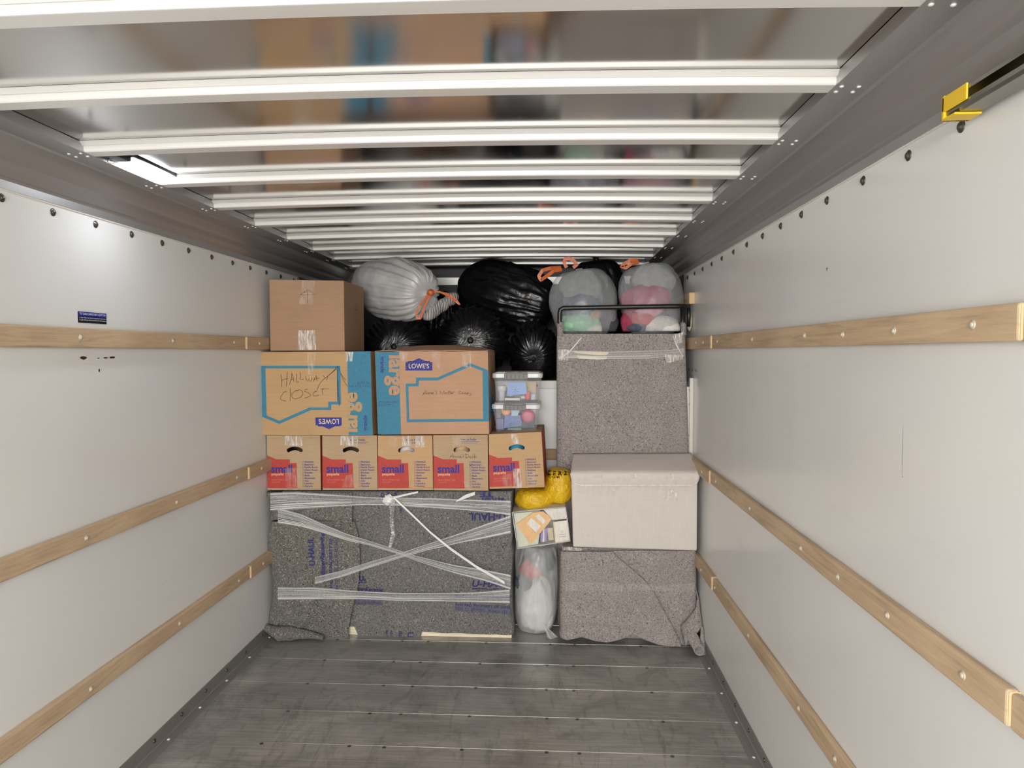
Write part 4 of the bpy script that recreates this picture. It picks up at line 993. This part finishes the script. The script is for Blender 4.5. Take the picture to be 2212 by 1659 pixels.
c = P_(1105, 740, YBN+.075); b = MB(); b.lathe((c.x, c.y, zb+.015), [(.016, 0), (.017, .028), (.0165, .03), (.0165, .044), (.012, .048)], n=18)
prop(b, 'small_bottle', simple('bottle_red', 'e0574e', .4), 'small red capped bottle in the upper clear bin', 'bottle', (c.x, c.y, zb+.015), True)
c = P_(1190, 800, YBN+.1); b = MB(); b.box(c.x-.02, c.x+.022, c.y, c.y+.04, zb+.012, zb+.045)
prop(b, 'small_carton', simple('carton_pale', 'bcc6da', .5), 'small pale blue carton at the right of the upper clear bin', 'carton', (c.x, c.y, zb+.012), bevel=.002)
c = P_(1180, 500, YBN+.13); b = MB(); b.box(c.x-.035, c.x+.03, c.y, c.y+.05, zb+.012, zb+.115)
prop(b, 'paper_stack', simple('tan_paper', 'cdb28e', .7, vs=40, var=.15), 'tan paper stack standing at the right of the upper clear bin', 'paper', (c.x, c.y, zb+.012))
c = P_(760, 800, YBN+.04); b = MB(); b.box(c.x-.05, c.x+.04, c.y, c.y+.06, zb+.010, zb+.030)
prop(b, 'tin_case', simple('case_grey', '8d8a86', .35, .3), 'flat grey case lying at the bottom of the upper clear bin', 'case', (c.x, c.y, zb+.012), bevel=.004)
o, cx, cy, hx, hy, zb, zl = clear_bin('lower clear storage bin with grey latch, standing on the end red carton', 1061, 1168, 870, 934, YBN)
c = P_(590, 1075, YBN+.05); b = MB(); b.lathe((c.x, c.y, c.z), [(.026, 0), (.028, .004), (.028, .008), (.02, .012)], axis=(0, -1, .25), n=22)
prop(b, 'orange_disc', simple('lid_orange', 'eeA06e'.lower(), .4), 'round orange disc showing at the top of the lower clear bin', 'disc', (c.x, c.y, zb+.06), True)
c = P_(700, 1290, YBN+.045); nb = simple('booklet_blue', '6d7fb0', .6, vs=60, var=.3)
b = MB(); b.prism([P_(535, 1495, YBN+.04), P_(970, 1430, YBN+.04), P_(935, 1190, YBN+.05), P_(560, 1130, YBN+.05)], (0, .018, 0)); prop(b, 'booklet', nb, 'blue patterned booklet inside the lower clear bin', 'booklet', (c.x, YBN+.05, zb+.02))
b = MB(); b.prism([P_(715, 1200, YBN+.036), P_(860, 1200, YBN+.036), P_(925, 1045, YBN+.036), P_(710, 1060, YBN+.036)], (0, .006, 0)); prop(b, 'paper_scrap', simple('paper_teal', 'b4cdd6', .7), 'pale teal paper folded above the blue booklet in the lower bin', 'paper', (P_(790, 1130, YBN).x, YBN+.036, zb+.05))
c = P_(1110, 1200, YBN+.06); b = MB(); b.lathe((c.x, c.y, c.z), [(.004, -.012), (.034, -.010), (.038, 0), (.036, .012), (.02, .015)], axis=(0, -1, 0), n=26)
prop(b, 'round_tin', simple('tin_pink', 'c4566e', .4), 'round pink red tin at the right of the lower clear bin', 'tin', (c.x, c.y, zb+.02), True)
c = P_(450, 1400, YBN+.05); b = MB(); b.box(c.x-.024, c.x+.02, c.y, c.y+.05, zb+.01, zb+.07); prop(b, 'small_carton', simple('carton_violet', '6a6a9c', .5), 'small violet carton at the left of the lower clear bin', 'carton', (c.x, c.y, zb+.01), bevel=.003)
c = P_(800, 1530, YBN+.05); b = MB(); b.box(c.x-.04, c.x+.035, c.y, c.y+.08, zb+.009, zb+.018); prop(b, 'flat_packet', simple('packet_green', '7fa08a', .6), 'flat green packet at the bottom of the lower clear bin', 'packet', (c.x, c.y, zb+.009))
b = MB(); b.box(cx-hx*.7, cx+hx*.72, YBN+.15, YBN+.24, zb+.009, zb+.085); prop(b, 'folder', simple('folder_slate', '5e6478', .7), 'slate grey folder at the back of the lower clear bin', 'folder', (cx, YBN+.2, zb+.009))

# ================================================================== tub of papers
YP = 3.755; f = crop(1090, 1000, 8.294)
def Q(cx_, cy_, Y): return at(*f(cx_, cy_), Y)
fr = [Q(235, 1535, YP), Q(1175, 1400, YP), Q(1090, 790, YP), Q(135, 885, YP)]
o = thing('plastic_tub', 'clear tub of mail and cards on its side under the yellow bag', 'tub', (Q(650, 1470, YP).x, YP+.15, Q(650, 1470, YP).z))
b = MB(); off = V((0, .30, 0)); n = 4
b.add([p for p in fr]+[p+off for p in fr], [(1, 0, 4, 5), (2, 1, 5, 6), (3, 2, 6, 7), (0, 3, 7, 4), (4, 7, 6, 5)]); b.build('body', M['lid'], o)
b = MB(); b.poly([p+V((0, -.001, 0)) for p in fr]); b.build('clear_front', M['tapef'], o)
b = MB()
for i in range(4): b.tube([fr[i], fr[(i+1) % 4]], .003, 6)
b.build('rim', M['lid'], o, smooth=True)
def sheet_in(name, label, cat, pts, depth, th, mats, draw=None):
    b = MB(); b.prism([Q(x, y, YP+depth) for x, y in pts], (0, th, 0), 0)
    if draw: draw(b, YP+depth)
    c = Q(sum(p[0] for p in pts)/len(pts), max(p[1] for p in pts), YP+depth); prop(b, name, mats, label, cat, (c.x, YP+depth, c.z))
pg = simple('paper_greenish', 'd9dfcb', .7); pw = simple('paper_white', 'ece6dc', .6); po = simple('envelope_orange', 'eebd7c', .6, vs=20, var=.08); pv = simple('booklet_violet', '8a7fc4', .5); pc = simple('card_cream', 'e8d7b0', .6); pgr = simple('print_grey', '8d9190', .6)
sheet_in('paper_pad', 'pale green paper backing at the left of the clear tub', 'paper', [(245, 1510), (600, 1450), (640, 1200), (640, 860), (160, 905)], .030, .02, [pg])
sheet_in('padded_envelope', 'orange envelope with white labels lying diagonally in the clear tub', 'envelope', [(460, 1465), (740, 1140), (850, 1000), (690, 870), (510, 890), (210, 1100)], .014, .012, [po, pw, pv],
    lambda b, Y: (b.poly([Q(x, y, Y-.0008) for x, y in [(560, 1255), (650, 1130), (480, 985), (400, 1080)]], 1), b.poly([Q(x, y, Y-.0008) for x, y in [(690, 1095), (740, 1040), (610, 915), (545, 960)]], 1),
                  b.ribbon([Q(x, y, Y-.0014) for x, y in [(470, 1160), (560, 1250)]], .002, 2)))
sheet_in('printed_sheet', 'white printed sheet at the top right of the clear tub', 'paper', [(860, 1020), (1120, 1000), (1080, 805), (700, 840)], .022, .004, [pw, pgr],
    lambda b, Y: [b.ribbon([Q(860+k*28, 860+k*6, Y-.001), Q(900+k*28, 1000+k*2, Y-.001)], .001, 1) for k in range(7)])
sheet_in('booklet', 'narrow violet and white booklet low in the clear tub', 'booklet', [(645, 1420), (750, 1405), (770, 1160), (700, 1180), (640, 1300)], .016, .008, [pv, pw],
    lambda b, Y: b.poly([Q(x, y, Y-.0008) for x, y in [(680, 1418), (712, 1412), (712, 1185), (695, 1190)]], 1))
sheet_in('photo_card', 'beige photo card between booklet and white card in the clear tub', 'card', [(790, 1390), (880, 1378), (860, 1160), (760, 1165)], .020, .004, [simple('photo_beige', 'cdbda6', .5, vs=90, var=.25)])
sheet_in('greeting_card', 'white card with small heart emblem at the lower right of the clear tub', 'card', [(905, 1430), (1165, 1395), (1125, 1030), (870, 1060)], .012, .006, [pw, pc, pgr],
    lambda b, Y: (b.poly([Q(x, y, Y-.0008) for x, y in [(905, 1430), (925, 1427), (900, 1050), (870, 1060)]], 1), b.ribbon([Q(x, y, Y-.001) for x, y in [(1035, 1258), (1012, 1225), (1020, 1212), (1033, 1220), (1048, 1210), (1058, 1222), (1035, 1258)]], .0012, 2),
                  b.ribbon([Q(985, 1285, Y-.001), Q(1095, 1275, Y-.001)], .0015, 2), b.ribbon([Q(985, 1330, Y-.001), Q(1110, 1312, Y-.001)], .0022, 2)))

# ================================================================== bags
def q0(ph): return (1.3*math.cos(ph), 1.3*math.sin(ph))
def bag(b, c, pole, radii, seed=0, pleat=.10, np=11, nse=.10, nu=96, nv=60, tuft=.10, sq=.75, neck=.10, twist=(0, 0, 1), floor=None, m=0, fine=.02, sag=0, ridge=0, reach=.75):
    """gathered sack: pole = direction of the tied end; radii along side, up, pole"""
    c = V(c); e3 = V(pole).normalized(); t_ = V(twist); e1 = t_.cross(e3).normalized(); e2 = e3.cross(e1)
    def fn(u, v):
        ph = 2*math.pi*u
        if v < .14:                                   # tuft beyond the tie
            k = v/.14; rho = (tuft*(1-k)**.8*1.0+neck*.55)*min(1, k*4+.02); h = 1+tuft*1.1*(1-k)
            rho *= 1+.35*math.sin(ph*7+seed)+.2*math.sin(ph*13+seed*2)
        else:
            th = (v-.14)/.86*math.pi; rho = math.sin(th)**sq; rho = max(rho, neck*.55*(1-th/.5) if th < .5 else 0); h = math.cos(th)
            pl = math.exp(-th/reach); s_ = sum(math.sin(ph*n_+seed*n_+1.7*nz(ph*.8, th, n_+seed))/(1+.25*i) for i, n_ in enumerate((np, np+6, np*2+3, 5)))
            
            if ridge:
                a_ = ph*np*.5+2.2*nz(q0(ph)[0], q0(ph)[1]+seed, th*1.2); a2 = ph*(np*.5+3.5)+2.5*nz(q0(ph)[0]*2, q0(ph)[1]*2+seed, th*1.5+4)
                s_ = (1-2*abs(math.sin(a_))**.7)*.8+(1-2*abs(math.sin(a2)))*.5
            rho *= 1+pleat*pl*s_; h -= .06*math.exp(-(th/.3)**2)
        q = V((math.cos(ph), math.sin(ph), h)); d_ = 1
        if v >= .14:
            w_ = math.sin(th); d_ = 1+nse*nz(q.x*1.5*w_+seed, q.y*1.5*w_, h*1.5)*w_+fine*w_*(1-abs(nz(q.x*4*w_+seed, q.y*4*w_+h*2, h*4+seed*3)))*2-fine*w_
        P = c+e1*(rho*math.cos(ph)*radii[0]*d_)+e2*(rho*math.sin(ph)*radii[1]*d_)+e3*(h*radii[2]*(d_ if v >= .14 else 1))
        if sag: P.x += sag[0]*(P.z-c.z); P.y += sag[1]*(P.z-c.z)
        if floor is not None and P.z < floor: P.z = floor+.002*nz(P.x*20, P.y*20)
        return P
    b.grid(fn, nu, nv, m, closed_u=True, uv=False); b.f = [q[::-1] for q in b.f] if m == 0 else b.f
    return b
def trash(label, c, pole, radii, **k):
    o = thing('trash_bag', label, 'garbage bag', (c[0], c[1], ZAT), 'black garbage bags')
    b = MB(); bag(b, c, pole, radii, floor=ZAT+.002, **k); b.build('sack', M['black'], o, smooth=True); return o
def pc3(px, py, Y): p = at(px, py, Y); return (p.x, p.y, p.z)
trash('black garbage bag behind the plain carton, its knot above the HALLWAY CLOSET carton', pc3(862, 754, 4.41), (0, -1, .1), (.225, .210, .15), seed=1.3, pleat=.12, tuft=.02, ridge=1, np=22, neck=.06, reach=1.5, nu=220, nv=90)
trash('black garbage bag in the middle, knotted end just above the pinkish carton', pc3(1022, 740, 4.40), (0, -1, .08), (.222, .232, .15), seed=2.1, pleat=.12, tuft=.02, ridge=1, np=26, neck=.06, reach=1.5, nu=220, nv=90)
trash('black garbage bag with starry knot left of the tall grey blanket', pc3(1154, 766, 4.40), (0, -1, -.18), (.155, .215, .15), seed=3.7, pleat=.12, tuft=.025, ridge=1, np=24, neck=.06, reach=1.5, nu=220, nv=90)
trash('big black garbage bag lying on top of the other black bags', pc3(1096, 638, 4.66), (.75, -.25, -.25), (.18, .222, .345), seed=4.9, pleat=.06, nse=.16, fine=.035, ridge=1, np=20, reach=1.6, nu=160, nv=80, twist=(0, .2, 1))
trash('black garbage bag between and behind the two clear clothes bags', pc3(1296, 668, 4.70), (-.1, -.2, 1), (.20, .17, .34), seed=6.1, pleat=.12, tuft=.12, twist=(0, 1, 0))
trash('black garbage bag squeezed between the white bag and the big black bag', pc3(955, 722, 4.95), (.1, -.1, 1), (.16, .16, .30), seed=7.4, pleat=.1, tuft=.03, twist=(0, 1, 0))
def loop(o, pts, Y, wid=.018, nm='drawstring'):
    b = MB(); P = [at(x, y, Y+dy) for x, y, dy in pts]; P = [p+V((0, 0, 0)) for p in P]
    fine_ = []
    for i in range(len(P)-1):
        for k in range(4): fine_.append(P[i].lerp(P[i+1], k/4))
    fine_.append(P[-1]); b.ribbon(fine_, wid); return b.build(nm, M['orange'], o, solid=.0015)

# white bag lying on its side
o = thing('plastic_bag', 'white plastic bag tied with orange drawstring, lying beside the plain carton', 'bag', (pc3(850, 640, 4.35)[0], 4.35, 1.8), 'translucent plastic bags')
c = pc3(852, 624, 4.40)
b = MB(); bag(b, c, (.72, -.62, -.16), (.185, .19, .34), seed=8.2, pleat=.10, np=17, nse=.10, tuft=.02, sq=.62, neck=.05, fine=.03, nu=120); b.build('sack', M['whitebag'], o, smooth=True)
YK = 4.35-.24
kn = at(930, 632, YK)
b = blob((kn.x, kn.y, kn.z), .022, .02, .02, 3); b.build('knot', M['orange'], o, smooth=True)
loop(o, [(928, 632, 0), (918, 645, -.01), (908, 660, -.02), (899, 676, -.02), (901, 688, -.02), (908, 688, -.02), (912, 676, -.015), (918, 660, -.01), (930, 636, 0)], YK, .012)
loop(o, [(930, 631, 0), (950, 630, 0), (968, 640, -.01), (985, 652, -.02), (994, 659, -.02), (985, 646, -.015), (965, 634, -.01), (936, 629, 0)], YK, .009)
for nm, lab, col, cc, r in (('garment', 'grey blue clothing bundle inside the lying white bag', '66707e', pc3(835, 618, 4.42), (.14, .13, .15)), ('garment', 'mauve clothing at the left end of the lying white bag', '9b8488', pc3(782, 622, 4.50), (.07, .1, .12)),
                            ('garment', 'grey patterned clothing in the middle of the lying white bag', '8d8a86', pc3(892, 622, 4.33), (.085, .09, .11))):
    b = blob(cc, *r, s=cc[0]*9, n=(32, 20), k=.25); prop(b, nm, cloth('garment_'+col, col), lab, 'clothing', (cc[0], cc[1], cc[2]-r[2]), True, group='bagged clothes')
# zebra striped roll
t = NT('zebra_cloth'); wv = t.node('ShaderNodeTexWave'); wv.inputs['Scale'].default_value = 34; wv.inputs['Distortion'].default_value = 3.5; wv.inputs['Detail'].default_value = 2
wv.bands_direction = 'X'; t.l.new(t.coord((1, .3, -.75)), wv.inputs['Vector']); t.set(Base_Color=t.ramp(wv.outputs['Fac'], [(.42, lin('5a5654')), (.52, lin('dcd8d2'))]), Roughness=.9)
b = MB(); p0, p1 = at(916, 688, 4.22), at(988, 636, 4.42)
b.tube([p0.lerp(p1, k/14) for k in range(15)], [.012, .030, .036]+[.037+.004*math.sin(k*1.7) for k in range(10)]+[.03, .012], 18)
b.v = [p+V((0, 0, .005*nz(p.x*30, p.z*30, 3))) for p in b.v]
prop(b, 'rolled_blanket', t.mat, 'zebra striped rolled fabric under the orange drawstring', 'rolled fabric', (p0.x, p0.y, p0.z-.03), True)

# two clear clothes bags on the tall piece
ztop = at(1345, 721, YT).z+.004
def clothes(lst, Y, grp='bagged clothes'):
    for lab, col, px, py, dy, r, k in lst:
        cc = pc3(px, py, Y+dy+.014); b = blob(cc, *r, s=px*.13, n=(32, 20), k=k)
        b.v = [V((p.x, p.y, max(p.z, ztop+.012))) for p in b.v]
        prop(b, 'garment', cloth('garment_'+col, col), lab, 'clothing', (cc[0], cc[1], max(ztop+.012, cc[2]-r[2])), True, group=grp)
YC = 4.13
o = thing('plastic_bag', 'clear clothes bag with mint green garment at its bottom, behind the black bar', 'bag', (pc3(1258, 700, YC)[0], YC, ztop), 'translucent plastic bags')
b = MB(); bag(b, pc3(1261, 656, YC), (-.14, .05, 1), (.195, .115, .205), seed=11.3, pleat=.03, np=13, nse=.07, tuft=.02, sq=.55, floor=ztop, fine=.02, neck=.12, twist=(0, 1, 0)); b.build('sack', M['clearbag'], o, smooth=True)
loop(o, [(1212, 578, 0), (1190, 579, -.03), (1172, 584, -.04), (1164, 596, -.04), (1168, 605, -.04), (1182, 596, -.03), (1196, 585, -.02), (1214, 582, 0)], YC-.02, .02)
loop(o, [(1224, 578, 0), (1219, 568, 0), (1220, 560, 0), (1230, 558, 0), (1240, 564, 0), (1246, 572, 0), (1238, 578, 0)], YC-.02, .02)
clothes([('mint green patterned garment low in the left clear bag', '9fd0ae', 1252, 700, -.055, (.125, .05, .06), .3), ('dark blue garment in the middle of the left clear bag', '50586e', 1255, 668, .0, (.14, .06, .09), .2),
         ('grey garment at the top of the left clear bag', '8b8d8c', 1256, 620, .02, (.13, .05, .10), .2), ('white garment under the mint green one in the left clear bag', 'e4e0d6', 1282, 712, -.075, (.055, .025, .035), .2),
         ('charcoal garment at the right bottom of the left clear bag', '4c4c52', 1316, 700, -.03, (.055, .05, .065), .2), ('peach garment right of the mint one in the left clear bag', 'c39a80', 1287, 682, -.066, (.03, .025, .03), .2)], YC)
o = thing('plastic_bag', 'clear clothes bag with pink and white garments, nearest the right wall', 'bag', (pc3(1408, 700, YC)[0], YC, ztop), 'translucent plastic bags')
b = MB(); bag(b, pc3(1407, 648, YC), (-.15, .05, 1), (.185, .115, .218), seed=13.9, pleat=.03, np=13, nse=.07, tuft=.03, sq=.55, floor=ztop, fine=.02, neck=.12, twist=(0, 1, 0)); b.build('sack', M['clearbag'], o, smooth=True)
loop(o, [(1378, 562, 0), (1362, 562, -.01), (1348, 570, -.01), (1342, 576, -.01), (1352, 579, -.01), (1364, 570, -.01), (1380, 566, 0)], YC+.0, .018)
clothes([('pink garment with white marks in the right clear bag', 'b0526e', 1396, 648, -.03, (.15, .06, .085), .2), ('light pink garment in the middle of the right clear bag', 'cf8b9c', 1400, 668, -.055, (.085, .04, .05), .2),
         ('white garment at the bottom of the right clear bag', 'ebe6df', 1432, 706, -.06, (.105, .045, .06), .15), ('coral red garment left of the white one in the right bag', 'c8525a', 1386, 690, -.06, (.07, .04, .045), .25),
         ('slate grey garment between pink and white in the right clear bag', '56606a', 1376, 706, -.065, (.06, .035, .03), .2), ('grey garment at the top of the right clear bag', '9a9a98', 1410, 606, .01, (.13, .06, .10), .2),
         ('maroon garment at the left edge of the right clear bag', 'a04458', 1356, 696, -.04, (.04, .045, .08), .2)], YC)
b = MB()
for px, py, s in ((1384, 630, .014), (1405, 635, .017), (1357, 656, .013), (1347, 682, .01)):
    c = at(px, py, YC-.10); b.grid(lambda u, v: c+V((s*(u-.5)*1.2, .002*math.sin(u*5+v*4), s*(v-.5)*1.8)), 4, 4)
cbag = blob(pc3(1489, 694, 4.08), .018, .04, .055, 5); cbag.v = [V((min(p.x, XR-.004), p.y, p.z)) for p in cbag.v]
prop(cbag, 'cream_pillow', cloth('pillow_cream', 'd9cdae'), 'cream stuffed bundle poking out between the black bar and right wall', 'pillow', (pc3(1489, 694, 4.08)[0], 4.08, 1.70), True)

# tall clear bag standing on the floor
YG = 3.80
o = thing('plastic_bag', 'tall pale clear bag with red garment, standing on the floor between wrapped pieces', 'bag', (pc3(1159, 1370, YG)[0], YG+.13, 0), 'translucent plastic bags')
b = MB(); bag(b, (at(1159, 1280, YG).x, YG+.11, at(1159, 1283, YG).z), (.05, 0, 1), (.122, .12, .262), seed=17.2, pleat=.02, np=9, nse=.06, tuft=.01, sq=.36, floor=.004, fine=.03, neck=.5, twist=(0, 1, 0)); b.build('sack', M['milkbag'], o, smooth=True)
b = MB(); pts = [at(x, y, YG-.03) for x, y in ((1183, 1352), (1205, 1366), (1210, 1381), (1196, 1382), (1186, 1378))]; cc = sum(pts, V())/5
b.grid(lambda u, v: at(1172, 1345, YG-.02).lerp(at(lerp(1184, 1211, u), 1382, YG-.035), v)+V((0, -.014*math.sin(u*6.0)*v, 0)), 12, 8); b.v = [V((p.x, p.y, max(.003, p.z))) for p in b.v]; b.build('tail', M['milkbag'], o, smooth=True)
for lab, col, px, py, dy, r in (('red garment in the tall clear bag on the floor', 'd0303c', 1150, 1228, .07, (.07, .05, .055)), ('dark grey garment at the top of the tall clear bag', '4d565c', 1165, 1212, .10, (.095, .07, .06)),
                                ('slate garment left below the red one in the tall clear bag', '56626a', 1130, 1258, .08, (.05, .05, .045)), ('white garments filling the lower half of the tall clear bag', 'e3e4e0', 1162, 1312, .10, (.10, .085, .17))):
    cc = pc3(px, py, YG+dy); b = blob(cc, *r, s=px*.2, n=(28, 18), k=.2); b.v = [V((p.x, p.y, max(p.z, .012))) for p in b.v]
    prop(b, 'garment', cloth('garment_'+col, col), lab, 'clothing', (cc[0], cc[1], max(.012, cc[2]-r[2])), True, group='bagged clothes')

# yellow bag
YY = 3.80; f = crop(1090, 1000, 8.294)
o = thing('yellow_bag', 'yellow plastic bag with black lettering wedged below the end red carton', 'bag', (at(1180, 1095, YY).x, YY+.1, at(1180, 1098, YY).z))
def lobe(b, c, r, s, ax=0):
    base = len(b.f)
    def fn(u, v):
        ph = 2*math.pi*u; th = math.pi*v; q = V((math.cos(ph)*math.sin(th)**.5, math.sin(ph)*math.sin(th)**.5, -math.cos(th)))
        k = 1+.05*nz(q.x*2+s, q.y*2, q.z*2)+.03*(1-2*abs(nz(q.x*4+s, q.y*4, q.z*5)))+.012*nz(q.x*14, q.y*14, q.z*14+s)
        return V(c)+V((q.x*r[0], q.y*r[1], q.z*r[2]))*k
    b.grid(fn, 64, 40, 0, uv=False, closed_u=True)
c1 = at(1207, 1049, YY+.10); c2 = at(1154, 1077, YY+.09)
b = MB(); lobe(b, c1, (.080, .10, .096), 2); lobe(b, c2, (.108, .10, .058), 5)
sackv, sackf = list(b.v), list(b.f); yb = b.build('sack', M['yellow'], o, smooth=True)
md = yb.modifiers.new('remesh', 'REMESH'); md.mode = 'VOXEL'; md.voxel_size = .004; md.use_smooth_shade = True
b = MB(); blk = simple('black_print', '1c1a14', .5)
bv = BVHTree.FromPolygons(sackv, sackf)
def on1(p):
    h_ = bv.ray_cast(V((p.x, 3.0, p.z)), V((0, 1, 0)))[0]; return h_+V((0, -.004, 0)) if h_ else p
ptext(b, f, YY, 'Z E R 2', 745, 232, (1120, 232), 0, h=62, bold=.03, surf=on1); ptext(b, f, YY, '. C O M', 745, 285, (985, 275), 0, h=34, bold=.03, surf=on1)
b.build('lettering', blk, o)['label'] = 'black printed letters'
